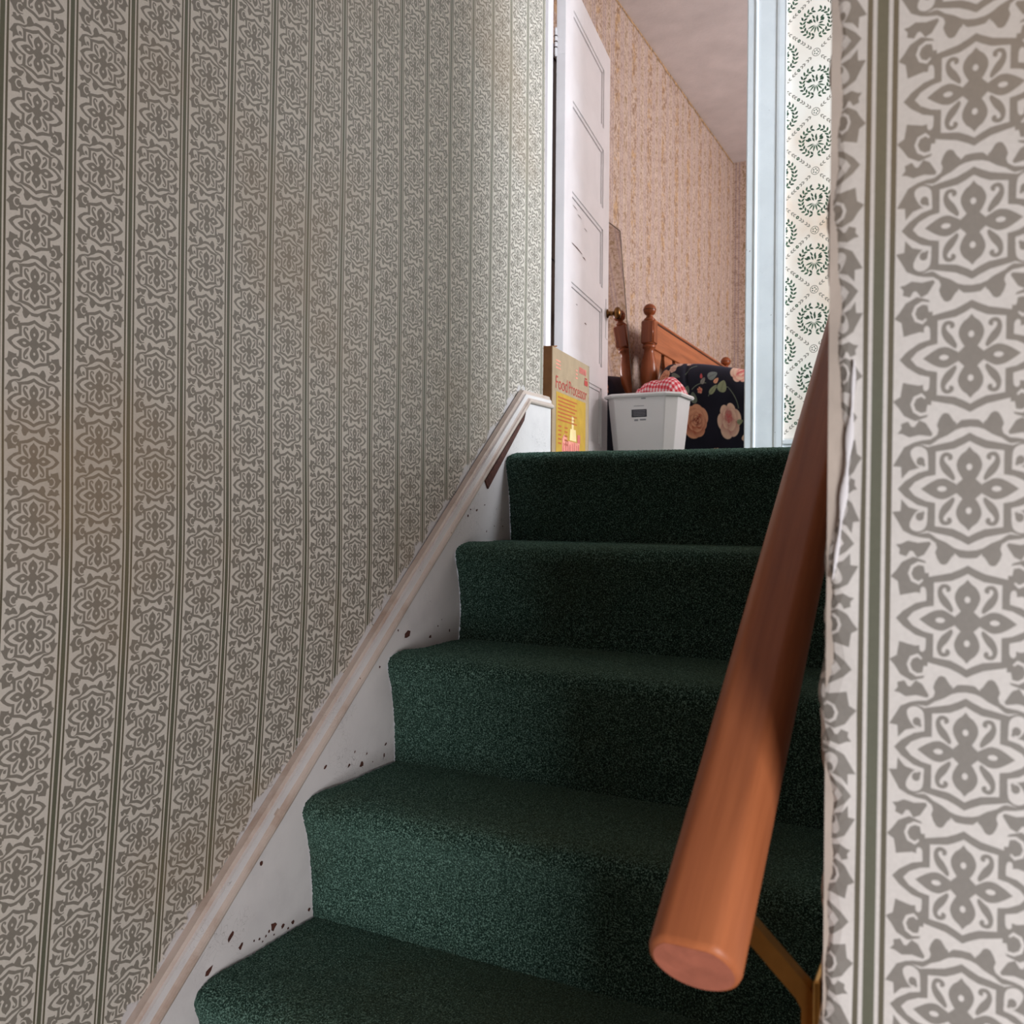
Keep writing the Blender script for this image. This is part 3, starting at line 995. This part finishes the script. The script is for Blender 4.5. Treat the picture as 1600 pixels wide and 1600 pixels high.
for k in range(NSTEP):
    yn, zt = NY - RUN * k, FZ - RISE * k
    P = [(0.024, -RISE - 0.006), (0.024, -RISE + 0.012), (0.023, -0.140), (0.018, -0.095), (0.010, -0.058), (0.003, -0.038), (0.000, -0.024), (0.005, -0.010), (0.018, -0.002), (0.046, 0.002), (0.110, -0.001), (0.180, 0.0), (RUN + 0.030, -0.001)]
    if k == 0:
        P = P[:-2] + [(0.18, 0.0), (0.256, 0.0)]
    R_ = resample(catmull(P, 8), 0.0024 if k < 5 else 0.006)
    xs = np.linspace(SX + 0.0005, RXW - 0.003, 340 if k < 5 else 120)
    n_, m_ = len(R_), len(xs)
    T = np.gradient(R_, axis=0)
    T /= np.linalg.norm(T, axis=1)[:, None]
    NX = np.column_stack((-T[:, 1], T[:, 0]))  # outward
    XX, I = np.meshgrid(xs, np.arange(n_))
    fuzz = rng.normal(0, 0.00055, XX.shape)
    fuzz[:, 0] = np.abs(fuzz[:, 0])
    wornz = 0.0030 * low(XX, k * 1.7 + 0.4)
    worny = 0.0065 * low(XX, k * 2.3 + 1.9)
    wgt = np.exp(-((R_[:, 0] - 0.01) / 0.06) ** 2) * np.clip((R_[:, 1] + RISE) / 0.05, 0, 1)
    Yc = R_[:, 0][:, None] + NX[:, 0][:, None] * fuzz + worny * wgt[:, None]
    Zc = R_[:, 1][:, None] + NX[:, 1][:, None] * fuzz + wornz * wgt[:, None]
    # rolled-in edge at the stringer
    ed = np.exp(-((XX - SX) / 0.006) ** 2) * 0.004
    Yc = Yc - NX[:, 0][:, None] * ed
    Zc = Zc - NX[:, 1][:, None] * ed
    Xc = XX + (rng.normal(0, 0.0009, XX.shape) * (np.abs(XX - SX) < 0.004))
    Xc = np.maximum(Xc, SX + 0.0002)
    co = np.column_stack((Xc.ravel(), (Yc + yn).ravel(), (Zc + zt).ravel()))
    a = (np.arange(n_ - 1)[:, None] * m_ + np.arange(m_ - 1)[None, :]).ravel()
    Q = np.column_stack((a, a + 1, a + 1 + m_, a + m_))
    me = bpy.data.meshes.new('step')
    me.vertices.add(len(co))
    me.vertices.foreach_set('co', co.astype(np.float32).ravel())
    me.loops.add(Q.size)
    me.loops.foreach_set('vertex_index', Q.astype(np.int32).ravel())
    me.polygons.add(len(Q))
    me.polygons.foreach_set('loop_start', np.arange(0, Q.size, 4, dtype=np.int32))
    me.update(calc_edges=True)
    me.shade_smooth()
    # warm light from upstairs painted olive into treads and nosings, strongest mid-width
    warm = np.clip((R_[:, 1] + 0.012) / 0.012, 0, 1)[:, None] * np.exp(-((XX + 0.47) / 0.26) ** 4) * (0.75 + 0.25 * low(XX * 2, k + 0.5))
    at = me.attributes.new('warm_light', 'FLOAT', 'POINT')
    at.data.foreach_set('value', warm.astype(np.float32).ravel())
    me.materials.append(M_CARPET)
    o = link(bpy.data.objects.new('step', me), stairs)
    o.matrix_parent_inverse = Matrix.Translation(-stairs.location)

# ================================================================== HANDRAIL
RX_, RM, RR = -0.130, 0.741, 0.0245
Y0, Y1_ = 0.459, 1.62
zr = lambda y: -0.2032 + RM * (y - 0.5)
hr = empty('handrail', (RX_, Y0, zr(Y0)))
tag(hr, 'round varnished wooden handrail rising beside the green stairs', 'handrail')
L_ = math.hypot(Y1_ - Y0, zr(Y1_) - zr(Y0))
ang = math.atan(RM)
RM4 = Matrix.Rotation(-(math.pi / 2 - ang), 4, 'X')   # local z -> along the rail
rot = Matrix.Rotation(-(math.pi / 2 - ang), 4, 'X')
hr.rotation_euler = rot.to_euler()
m = MB()
nr = 40


def ring(r, z):
    pts_ = []
    for i in range(nr):
        th = 2 * math.pi * i / nr
        x, y = r * math.cos(th), r * math.sin(th)
        y = max(y, -0.0205 * r / RR)      # slightly flattened underside
        pts_.append((x, y, z))
    return pts_


m.rings([ring(RR - 0.0035, 0.0), ring(RR - 0.001, 0.0012), ring(RR, 0.004)] + [ring(RR, 0.004 + (L_ - 0.008) * i / 20) for i in range(1, 21)] + [ring(RR - 0.003, L_)], caps=False)
rl = m.build('rail', M_RAIL, hr, True)
e_ = MB()
e_.add(ring(RR - 0.0033, -0.0001), [tuple(range(nr))[::-1]])
e_.build('end_grain', M_RAILEND, hr)
# brass bracket: flat arm from under the rail to a plate on the stairwell wall
for yb in (0.522, 1.38):
    zb = zr(yb) - RR / math.cos(ang)
    b = MB()
    W2 = 0.0045

    def arm(path, th):
        rings_ = []
        for i, (x, z) in enumerate(path):
            a_, c_ = path[max(0, i - 1)], path[min(len(path) - 1, i + 1)]
            dx, dz = c_[0] - a_[0], c_[1] - a_[1]
            l = math.hypot(dx, dz)
            nx, nz = -dz / l * th / 2, dx / l * th / 2
            rings_.append([(x - nx, yb - W2, z - nz), (x + nx, yb - W2, z + nz), (x + nx, yb + W2, z + nz), (x - nx, yb + W2, z - nz)])
        return rings_
    b.rings(arm([(RX_ - 0.010, zb - 0.002), (RX_ + 0.004, zb - 0.006), (RX_ + 0.014, zb - 0.017), (RXW - 0.0100, zb - 0.046), (RXW - 0.0055, zb - 0.054), (RXW - 0.0055, zb - 0.080)], 0.0105))
    br = b.build('bracket', M_BRASS, None)
    br.parent = hr
    br.matrix_parent_inverse = (Matrix.Translation(hr.location) @ rot).inverted()
    pl = MB().box((RXW - 0.0035, yb - 0.012, zb - 0.110), (RXW + 0.0005, yb + 0.014, zb - 0.034), 0.001).build('wall_plate', M_BRASS)
    pl.parent = hr
    pl.matrix_parent_inverse = (Matrix.Translation(hr.location) @ rot).inverted()

# ================================================================== THINGS UPSTAIRS
# --- cardboard box
box = empty('cardboard_box', (-1.051, 2.270, FZ))
box.rotation_euler = (0, 0, math.radians(7.0))
tag(box, 'open cardboard food processor box with a yellow picture panel, at the stair corner', 'box')
BW, BD, BH = 0.375, 0.22, 0.324      # width along y (printed face at x = 0), depth to -x
m = MB()
th = 0.004
m.box((-th, 0, 0), (0, BW, BH)).box((-BD, 0, 0), (-BD + th, BW, BH)).box((-BD, BW - th, 0), (0, BW, BH)).box((-BD, 0, 0), (0, BW, th))
m.build('body', M_CARD, box)
bx('end_panel', (-BD, -0.0008, 0), (-0.002, th, BH), M_CARD_D, box)
# flaps: one folded in over the end, one sagging over the printed side, two standing at the back
MB().add([(-BD, -0.001, BH), (-0.002, -0.001, BH), (-0.006, 0.06, BH + 0.012), (-BD, 0.07, BH + 0.004), (-BD, -0.001, BH - 0.004), (-0.002, -0.001, BH - 0.004), (-0.006, 0.06, BH + 0.008), (-BD, 0.07, BH)], [(0, 1, 2, 3), (7, 6, 5, 4), (0, 4, 5, 1), (1, 5, 6, 2), (2, 6, 7, 3), (3, 7, 4, 0)]).build('flap', M_CARD_D, box)
MB().add([(-0.001, 0.02, BH), (-0.001, 0.20, BH - 0.001), (-0.05, 0.17, BH + 0.016), (-0.06, 0.04, BH + 0.014), (-0.004, 0.02, BH - 0.004), (-0.004, 0.20, BH - 0.004), (-0.05, 0.17, BH + 0.012), (-0.06, 0.04, BH + 0.010)], [(0, 1, 2, 3), (7, 6, 5, 4), (0, 4, 5, 1), (1, 5, 6, 2), (2, 6, 7, 3), (3, 7, 4, 0)]).build('flap', M_CARD, box)
MB().add([(-BD, 0.0, BH), (-BD, BW, BH), (-0.10, BW - 0.02, BH + 0.004), (-0.11, 0.03, BH + 0.004), (-BD, 0.0, BH - 0.004), (-BD, BW, BH - 0.004), (-0.10, BW - 0.02, BH), (-0.11, 0.03, BH)], [(0, 1, 2, 3), (7, 6, 5, 4), (0, 4, 5, 1), (1, 5, 6, 2), (2, 6, 7, 3), (3, 7, 4, 0)]).build('flap', M_CARD, box)


def flat(name, rects, mat, x=0.0006, parent=box):
    """flat print on the box face: (y0, y1, z0, z1) or a polygon list of (y, z)"""
    mm = MB()
    for r in rects:
        p = [(r[0], r[2]), (r[1], r[2]), (r[1], r[3]), (r[0], r[3])] if not isinstance(r[0], tuple) else list(r)
        mm.add([(x, a, b) for a, b in p], [tuple(range(len(p)))])
    o = mm.build(name, mat, parent)
    if len(rects) > 1:
        o['kind'] = 'stuff'
    return o


pp = flat('picture_panel', [(0.035, 0.335, 0.012, 0.205)], M_YEL)


def txt(name, body, size, y, z, mat, width, parent=box, x=0.0007):
    cu = bpy.data.curves.new(name, 'FONT')
    cu.body = body
    cu.size = size
    cu.fill_mode = 'FRONT'
    tmp = bpy.data.objects.new('tmp', cu)
    COL.objects.link(tmp)
    bpy.context.view_layer.update()
    me = bpy.data.meshes.new_from_object(tmp.evaluated_get(bpy.context.evaluated_depsgraph_get()))
    bpy.data.objects.remove(tmp)
    xs_ = [v.co.x for v in me.vertices]
    k = width / (max(xs_) - min(xs_))
    for v in me.vertices:
        v.co = Vector((x, y + (v.co.x - min(xs_)) * k, z + v.co.y))
    me.materials.clear()
    me.materials.append(mat)
    me.name = name
    return link(bpy.data.objects.new(name, me), parent)


txt('lettering', 'Food', 0.052, 0.030, 0.213, M_RED, 0.112)
txt('lettering', 'Processor', 0.052, 0.156, 0.213, M_RED, 0.190)
# unreadable small print
flat('small_print', [(0.05, 0.05 + 0.19 - 0.02 * (i % 2), 0.189 - 0.0105 * i, 0.1935 - 0.0105 * i) for i in range(7)], M_ORANGE, 0.0010)
flat('small_print', [(0.055, 0.085, 0.108 - 0.012 * i, 0.113 - 0.012 * i) for i in range(5)] + [(0.115, 0.145, 0.108 - 0.012 * i, 0.113 - 0.012 * i) for i in range(5)], M_ORANGE, 0.0010)
flat('small_print', [(0.03, 0.075, 0.289 - 0.010 * i, 0.293 - 0.010 * i) for i in range(3)] + [(0.225, 0.245, 0.288 - 0.011 * i, 0.293 - 0.011 * i) for i in range(3)], M_PINK, 0.0007)
flat('small_print', [(0.262 + 0.013 * i, 0.271 + 0.013 * i, 0.288, 0.306) for i in range(6)], M_ROSE, 0.0007)
flat('badge', [(0.318, 0.356, 0.258, 0.274), (0.324, 0.350, 0.277, 0.282)], M_RED, 0.0009)
# picture of the machine: bowls, tower and base
flat('machine_picture', [[(0.09, 0.03), (0.145, 0.025), (0.15, 0.06), (0.14, 0.085), (0.115, 0.092), (0.095, 0.08)], [(0.15, 0.02), (0.265, 0.02), (0.27, 0.075), (0.155, 0.075)]], M_PINK, 0.0010)
flat('machine_picture', [[(0.165, 0.078), (0.235, 0.078), (0.228, 0.112), (0.172, 0.112)], [(0.186, 0.112), (0.206, 0.112), (0.206, 0.150), (0.186, 0.150)]], M_PALE, 0.0010)
flat('machine_picture', [(0.10 + 0.022 * i, 0.110 + 0.022 * i, 0.028, 0.066 + 0.004 * (i % 3)) for i in range(8)] + [(0.245, 0.275, 0.075, 0.100)], M_ROSE, 0.0013)

# --- white bin
bn = empty('waste_bin', (-1.335, 3.92, FZ))
bn.rotation_euler = (0, 0, math.radians(-1))
tag(bn, 'white plastic waste bin with cut corners holding a gingham cloth', 'waste bin')


def octa(wx, wy, c, z):
    a, b = wx / 2, wy / 2
    return [(-a + c, -b, z), (a - c, -b, z), (a, -b + c, z), (a, b - c, z), (a - c, b, z), (-a + c, b, z), (-a, b - c, z), (-a, -b + c, z)]


HB = 0.385
m = MB()
m.rings([octa(0.255, 0.20, 0.035, 0.0), octa(0.330, 0.262, 0.045, HB)], caps=False)
m.rings([octa(0.250, 0.195, 0.034, 0.006), octa(0.325, 0.257, 0.044, HB)][::-1], caps=False)
m.add(octa(0.255, 0.20, 0.035, 0.0), [tuple(range(8))[::-1]])
m.add(octa(0.250, 0.195, 0.034, 0.006), [tuple(range(8))])
m.build('body', M_BIN, bn, bevel=0.004)
m = MB()
m.rings([octa(0.326, 0.258, 0.045, HB - 0.004), octa(0.352, 0.284, 0.052, HB - 0.012), octa(0.360, 0.292, 0.054, HB - 0.004), octa(0.352, 0.284, 0.052, HB + 0.004), octa(0.326, 0.258, 0.045, HB + 0.004), octa(0.322, 0.254, 0.044, HB - 0.002)], caps=False)
m.build('rim', M_BIN, bn)


def binface(x0, x1, z0, z1, off):
    def P_(x, z):
        y = -(0.10 + (0.131 - 0.10) * z / HB) - off
        return (x, y, z)
    return [P_(x0, z0), P_(x1, z0), P_(x1, z1), P_(x0, z1)]


lb = MB().add(binface(-0.036, 0.034, 0.285, 0.318, 0.0008), [(0, 1, 2, 3)]).build('sticker', M_BINLBL, bn)
m = MB()
for i in range(4):
    m.add(binface(-0.028, 0.028, 0.291 + 0.0065 * i, 0.293 + 0.0065 * i, 0.0014), [(0, 1, 2, 3)])
m.build('small_print', M_BINTXT, lb)['kind'] = 'stuff'
m = MB()
for x0, x1, z0, z1 in ((-0.025, 0.022, 0.332, 0.3345), (-0.024, -0.006, 0.268, 0.276), (0.002, 0.030, 0.270, 0.276), (0.010, 0.030, 0.362, 0.368)):
    m.add(binface(x0, x1, z0, z1, 0.0008), [(0, 1, 2, 3)])
m.build('small_print', M_BINTXT, bn)['kind'] = 'stuff'


# --- gingham cloth heaped in the bin
def grid_obj(name, X, C, mat, parent=None, smooth=True):
    n_, m_ = X.shape[:2]
    a = (np.arange(n_ - 1)[:, None] * m_ + np.arange(m_ - 1)[None, :]).ravel()
    Q = np.column_stack((a, a + 1, a + 1 + m_, a + m_))
    me = bpy.data.meshes.new(name)
    me.vertices.add(n_ * m_)
    me.vertices.foreach_set('co', X.reshape(-1, 3).astype(np.float32).ravel())
    me.loops.add(Q.size)
    me.loops.foreach_set('vertex_index', Q.astype(np.int32).ravel())
    me.polygons.add(len(Q))
    me.polygons.foreach_set('loop_start', np.arange(0, Q.size, 4, dtype=np.int32))
    me.update(calc_edges=True)
    if smooth:
        me.shade_smooth()
    at = me.color_attributes.new('Col', 'FLOAT_COLOR', 'POINT')
    at.data.foreach_set('color', np.concatenate((C, np.ones(C.shape[:2] + (1,))), -1).astype(np.float32).ravel())
    me.materials.append(mat)
    return link(bpy.data.objects.new(name, me), parent)


def lin(r, g, b):
    return np.array(S2L(r, g, b)[:3])


A_, B_ = 240, 160
s = np.linspace(-1, 1, A_)[None, :].repeat(B_, 0)
tt = np.linspace(0, 1, B_)[:, None].repeat(A_, 1)
# a soft roll of cloth: s runs along the bin, tt goes from the front of the roll over the top to the back
rise = 1 / (1 + np.exp(-(s + 0.22) / 0.10))
hgt = (0.012 + 0.066 * rise + 0.020 * np.clip(s, -0.2, 0.7)) * (1 - 0.97 * np.clip((s - 0.55) / 0.45, 0, 1) ** 2.2)
phi = math.pi * tt
fold = 1 + 0.035 * np.sin(9 * s + 4 * tt) + 0.03 * np.sin(19 * s - 6 * tt) + 0.10 * (s < -0.1) * np.sin(31 * s + 9 * tt)
xl = 0.004 + s * 0.143
yl = -0.106 * np.cos(phi) * (0.95 - 0.25 * np.abs(s) ** 3)
zl = HB - 0.026 + (0.88 * hgt + 0.026) * np.sin(phi) ** 0.55 * fold
xl = xl + 0.030 * np.sin(phi) ** 2 * np.clip(s, 0, 1)
gs, gt = np.abs(np.mod(s * 11 + 0.9 * tt, 1) - .5) < .26, np.abs(np.mod(tt * 10 + 0.6 * s, 1) - .5) < .26
red, pink, wht = lin(214, 52, 66), lin(238, 130, 140), lin(246, 226, 226)
k = gs.astype(int) + gt.astype(int)
C = np.where(k[..., None] == 2, red, np.where(k[..., None] == 1, pink, wht))
C = np.where((s < -0.20)[..., None], 0.6 * red + 0.4 * C, C)
gc = grid_obj('gingham_cloth', np.stack((xl, yl, zl), -1), C, M_GING)
gc.location = (bn.location.x, bn.location.y, FZ)
gc.rotation_euler = bn.rotation_euler
sm_ = gc.modifiers.new('thick', 'SOLIDIFY')
sm_.thickness = 0.003
tag(gc, 'red and white gingham cloth bundled in the white bin', 'cloth')

# --- mirror leaning behind the door
mr = empty('leaning_mirror', (BX + 0.139, 4.58, FZ))
tag(mr, 'tall frameless mirror leaning on the bedroom wall behind the bin', 'mirror')
MH, MW = 1.37, 0.66
mr.rotation_euler = (0, math.radians(-5.26), 0)
bx('glass', (0.0, -MW, 0.0), (0.005, 0, MH), M_MIRROR, mr)
m = MB()
m.box((-0.012, -MW - 0.004, -0.002), (-0.0005, 0.004, MH + 0.004))
m.box((-0.012, 0.0, 0), (0.0065, 0.005, MH)).box((-0.012, -MW - 0.005, 0), (0.0065, -MW, MH)).box((-0.012, -MW - 0.005, MH), (0.0065, 0.005, MH + 0.005))
m.build('edge_channel', M_EDGE, mr)

# --- bed
HX = -1.606
YA, YB = 4.69, 6.33
bed = empty('bed', (HX, YA, FZ))
bed.scale = (1, 1, 0.972)
bed.rotation_euler = (math.radians(-1.25), 0, 0)      # the old floor sags to the far side
tag(bed, 'reddish brown wooden bed with turned posts and slatted headboard', 'bed')


def post(y, parent, foot=0.0):
    h = MB()
    # square foot and block with turned lengths between
    prof = [(0.0, 0.40), (0.034, 0.40), (0.036, 0.43), (0.030, 0.45), (0.034, 0.47), (0.026, 0.50), (0.030, 0.53), (0.046, 0.60), (0.047, 0.65), (0.040, 0.70), (0.028, 0.745), (0.026, 0.765), (0.036, 0.775), (0.036, 0.785), (0.030, 0.795), (0.0, 0.795)]
    h.lathe(prof, (0, y, 0), 24)
    h.box((-0.036, y - 0.036, foot), (0.036, y + 0.036, 0.40), 0.006)
    h.box((-0.036, y - 0.036, 0.795), (0.036, y + 0.036, 0.925), 0.007)
    p = h.build('post', M_BED, parent, True)
    for pl_ in p.data.polygons:
        pl_.use_smooth = len(pl_.vertices) == 4 and abs(pl_.normal.z) < 0.999 and pl_.area < 0.0016
    g = MB()
    pf_ = [(0.0, 0.925), (0.030, 0.925), (0.031, 0.935), (0.020, 0.945), (0.018, 0.952)]
    for i in range(11):
        t_ = -1.15 + (math.pi / 2 + 1.15) * i / 10
        pf_.append((max(0.0, 0.035 * math.cos(t_)), 0.987 + 0.035 * math.sin(t_)))
    g.lathe(pf_, (0, y, 0), 24)
    g.build('finial', M_BED, p, True)
    rg = MB()
    rg.lathe([(0.0, 0.986), (0.0353, 0.986), (0.0353, 0.989), (0.0, 0.989)], (0, y, 0), 24)
    rg.build('groove', M_GROOVE, p)
    return p


post(0.0, bed)
post(YB - YA, bed, 0.040)
LB = YB - YA
bx('top_rail', (-0.016, 0.030, 0.775), (0.016, LB - 0.030, 0.928), M_BEDY, bed, 0.004)
bx('cap_strip', (-0.022, 0.038, 0.928), (0.020, LB - 0.038, 0.942), M_BEDY, bed, 0.004)
bx('cap_groove', (0.010, 0.036, 0.919), (0.0175, LB - 0.036, 0.927), M_GROOVE, bed)
bx('bottom_rail', (-0.014, 0.030, 0.36), (0.014, LB - 0.030, 0.45), M_BEDY, bed, 0.004)
NSPL = 8
for i in range(NSPL):
    yc = 0.11 + (LB - 0.22) * i / (NSPL - 1)
    pr_ = []
    zz = np.linspace(0.45, 0.776, 15)
    for z in zz:
        wv = 0.052 + 0.022 * math.cos((z - 0.45) / 0.326 * 2 * math.pi)
        pr_.append((yc + wv, z))
    pl_ = pr_ + [(2 * yc - a, b) for a, b in pr_[::-1]]
    MB().prism(pl_, 0, -0.008, 0.008).build('splat', M_BEDY, bed)
bx('mattress', (0.05, 0.02, 0.28), (1.95, LB - 0.02, 0.50), M_MATT, bed, 0.03)
bx('side_rail', (0.036, -0.012, 0.22), (1.95, 0.014, 0.36), M_BEDY, bed, 0.004)
for y in (0.0, LB):
    bx('foot_leg', (1.93, y - 0.035, 0.04 if y else 0.0), (2.0, y + 0.035, 0.55), M_BED, bed, 0.006)


# --- comforter: heaped over the pillows and hanging down the near side
def paint_comforter(u, v):
    """u along the bed from the headboard, v up the hanging side, metres; returns rows x cols x 3"""
    U, V = np.meshgrid(u, v)
    C = np.broadcast_to(lin(24, 25, 38), U.shape + (3,)).copy()
    C *= (1 + 0.15 * np.sin(31 * U + 7 * V) * np.sin(23 * V - 5 * U))[..., None]

    def win(cx, cz, r):
        i = np.nonzero(np.abs(v - cz) < r)[0]
        j = np.nonzero(np.abs(u - cx) < r)[0]
        if len(i) == 0 or len(j) == 0:
            return None
        return slice(i[0], i[-1] + 1), slice(j[0], j[-1] + 1)

    def put(w_, mask, col):
        C[w_] = C[w_] * (1 - mask[..., None]) + np.asarray(col) * mask[..., None]

    def rose(cx, cz, r, inner, outer, pet=5, ph=0.3, el=1.1):
        w_ = win(cx, cz, r * 1.8)
        if w_ is None:
            return
        du, dv = U[w_] - cx, (V[w_] - cz) / el
        inner, outer = np.asarray(inner), np.asarray(outer)
        # overlapping petals, outer ring first
        for ring_, (fr, num, sz) in enumerate(((0.62, pet + 1, 0.40), (0.34, pet - 1, 0.34), (0.10, 2, 0.20))):
            for q in range(num):
                th = 2 * math.pi * q / num + ph + 0.5 * ring_
                ca, sa = math.cos(th), math.sin(th)
                px, pz = du - r * fr * ca, dv - r * fr * sa
                a_, b_ = px * ca + pz * sa, -px * sa + pz * ca
                rag = 1 + 0.22 * math.sin(5 * q + 3 * ph)
                d = np.hypot(a_ * 1.05, b_ * 0.88) / (r * sz * rag)
                m_ = np.clip((1 - d) * r * sz / 0.0022, 0, 1)
                kk = np.clip(0.45 + 0.85 * a_ / (r * sz) + 0.22 * math.sin(7 * q + ph) - 0.08 * ring_, 0, 1)[..., None]
                put(w_, m_, inner * (1 - kk) + outer * kk)

    def leafp(cx, cz, l, wd, an, col):
        w_ = win(cx, cz, l * 1.2)
        if w_ is None:
            return
        c, s_ = math.cos(an), math.sin(an)
        a, b = (U[w_] - cx) * c + (V[w_] - cz) * s_, -(U[w_] - cx) * s_ + (V[w_] - cz) * c
        q = a / l
        lim = wd * np.sqrt(np.clip(1 - q * q, 0, 1)) * (1 - 0.35 * q)
        vein = 1 - 0.25 * np.exp(-(b / 0.003) ** 2)
        put(w_, np.clip((lim - np.abs(b)) / 0.002, 0, 1) * (np.abs(q) < 1), np.asarray(col) * vein[..., None])

    def stem(x0, z0, x1, z1, bow, col, wd=0.0026):
        L_s = math.hypot(x1 - x0, z1 - z0)
        w_ = win((x0 + x1) / 2, (z0 + z1) / 2, L_s)
        if w_ is None:
            return
        c, s_ = (x1 - x0) / L_s, (z1 - z0) / L_s
        a, b = (U[w_] - x0) * c + (V[w_] - z0) * s_, -(U[w_] - x0) * s_ + (V[w_] - z0) * c
        q = a / L_s
        put(w_, np.clip((wd - np.abs(b - bow * 4 * q * (1 - q))) / 0.0015, 0, 1) * (q > 0) * (q < 1), col)
    g1, g2 = lin(116, 128, 112), lin(150, 160, 124)
    coral, peach, cream, pinkd, rosec = lin(176, 84, 58), lin(232, 170, 134), lin(240, 206, 180), lin(214, 96, 96), lin(206, 140, 128)
    for dx in (0.0, 0.52, 1.04, 1.56):
        for dz in (0.0, 0.62, 1.24, -0.62):
            ox, oz = dx, dz
            stem(0.300 + ox, 0.405 + oz, 0.405 + ox, 0.455 + oz, 0.02, g1)
            stem(0.405 + ox, 0.452 + oz, 0.450 + ox, 0.360 + oz, 0.01, g1)
            stem(0.215 + ox, 0.430 + oz, 0.290 + ox, 0.465 + oz, 0.01, g1)
            stem(0.175 + ox, 0.50 + oz, 0.225 + ox, 0.545 + oz, 0.01, g1)
            rose(0.225 + ox, 0.292 + oz, 0.066, coral, peach, 7, 0.5, 1.15)
            rose(0.232 + ox, 0.296 + oz, 0.030, lin(130, 44, 34), peach, 4, 1.5, 1.1)
            rose(0.400 + ox, 0.305 + oz, 0.060, rosec, cream, 5, 0.2, 1.42)
            rose(0.398 + ox, 0.318 + oz, 0.022, pinkd, rosec, 4, 0.9, 1.6)
            rose(0.455 + ox, 0.540 + oz, 0.050, pinkd, cream, 5, 1.1, 1.2)
            rose(0.128 + ox, 0.565 + oz, 0.024, rosec, cream, 5, 0.2, 1.0)
            rose(0.180 + ox, 0.566 + oz, 0.021, rosec, cream, 5, 0.9, 1.0)
            rose(0.104 + ox, 0.532 + oz, 0.021, rosec, cream, 5, 0.5, 1.0)
            rose(0.060 + ox, 0.500 + oz, 0.034, coral, peach, 5, 0.4, 1.0)
            rose(0.345 + ox, 0.615 + oz, 0.045, rosec, cream, 6, 0.4, 0.6)
            leafp(0.318 + ox, 0.505 + oz, 0.026, 0.020, 0.6, lin(128, 138, 134))
            leafp(0.372 + ox, 0.458 + oz, 0.030, 0.023, 1.3, g2)
            leafp(0.326 + ox, 0.438 + oz, 0.030, 0.012, 0.9, g2)
            leafp(0.272 + ox, 0.475 + oz, 0.018, 0.011, 1.1, lin(150, 150, 140))
            leafp(0.190 + ox, 0.430 + oz, 0.020, 0.013, 1.4, g1)
            leafp(0.222 + ox, 0.395 + oz, 0.026, 0.016, 1.7, g1)
            leafp(0.130 + ox, 0.495 + oz, 0.026, 0.010, -0.3, lin(120, 126, 112))
            leafp(0.260 + ox, 0.497 + oz, 0.013, 0.007, 1.8, pinkd)
            leafp(0.340 + ox, 0.482 + oz, 0.017, 0.010, 1.0, peach)
            rose(0.255 + ox, 0.430 + oz, 0.015, pinkd, peach, 4, 0.3)
            leafp(0.455 + ox, 0.300 + oz, 0.016, 0.012, 0.5, g2)
            rose(0.335 + ox, 0.150 + oz, 0.026, coral, peach, 5, 0.1)
            rose(0.415 + ox, 0.135 + oz, 0.020, pinkd, cream, 5, 0.6)
            leafp(0.130 + ox, 0.150 + oz, 0.050, 0.010, -0.25, lin(66, 82, 78))
            leafp(0.475 + ox, 0.230 + oz, 0.018, 0.010, 1.2, cream)
    return C


nu, nv1, nv2 = 470, 300, 70
uu = np.concatenate((np.linspace(0.0, 0.66, 360), np.linspace(0.67, 1.80, nu - 360)))
hangz = np.linspace(0.02, 0.56, nv1)
# profile across the bed: hang, round shoulder, then the top to the far side
U2, Pq = np.meshgrid(uu, np.arange(nv1 + nv2))
top_h = 0.668 - 0.060 * np.clip((U2 - 0.24) / 0.32, 0, 1) ** 1.5 - 0.20 * np.exp(-((U2 - 0.0) / 0.050) ** 2) + 0.006 * np.sin(9 * U2 + 1)
Yl = np.zeros_like(U2)
Zl = np.zeros_like(U2)
V2 = np.zeros_like(U2)
hang = Pq < nv1
hz_ = hangz[np.clip(Pq, 0, nv1 - 1)]
shoulder = np.clip((hz_ - 0.40) / 0.16, 0, 1)
Yl[hang] = (-0.06 - 0.075 * np.sqrt(np.clip(1 - shoulder ** 2, 0, 1)) + 0.05 * shoulder ** 2)[hang]
Zl[hang] = (hz_ * (top_h - 0.02) / 0.56)[hang]
fr_ = np.clip((Pq - nv1 + 1) / nv2, 0, 1)
Yl[~hang] = (-0.01 + fr_ * (LB + 0.04))[~hang]
Zl[~hang] = (top_h - 0.02 + 0.022 * np.sin(np.clip(fr_ * 6, 0, math.pi / 2)) - 0.03 * np.clip((fr_ - 0.85) / 0.15, 0, 1) ** 2 + 0.02 * np.sin(5 * U2 + 9 * fr_) * np.sin(math.pi * fr_))[~hang]
V2 = np.where(hang, hz_, 0.56 + fr_ * LB)
wv = 0.010 * np.sin(24 * U2 + 1.5 * Zl) + 0.007 * np.sin(43 * U2 + 4 * Zl + 1)
dart = -0.022 * np.exp(-((U2 - 0.212 + 0.14 * (Zl - 0.6)) / 0.010) ** 2) * np.clip((Zl - 0.42) / 0.2, 0, 1)
Yl = Yl + np.where(hang, (wv * np.clip(1.1 - Zl, 0.2, 1) - dart), 0)
Cc = paint_comforter(uu - 0.032, V2[:, 0])
cmf = grid_obj('floral_comforter', np.stack((U2 + 0.045 - 0.02 * np.exp(-((Zl - 0.62) / 0.2) ** 2), Yl, Zl), -1), Cc, M_COMF)
cmf.location = (HX, YA, FZ)
sm_ = cmf.modifiers.new('thick', 'SOLIDIFY')
sm_.thickness = 0.012
sm_.offset = -1
tag(cmf, 'dark navy comforter with peach and pink flowers heaped on the bed', 'comforter')
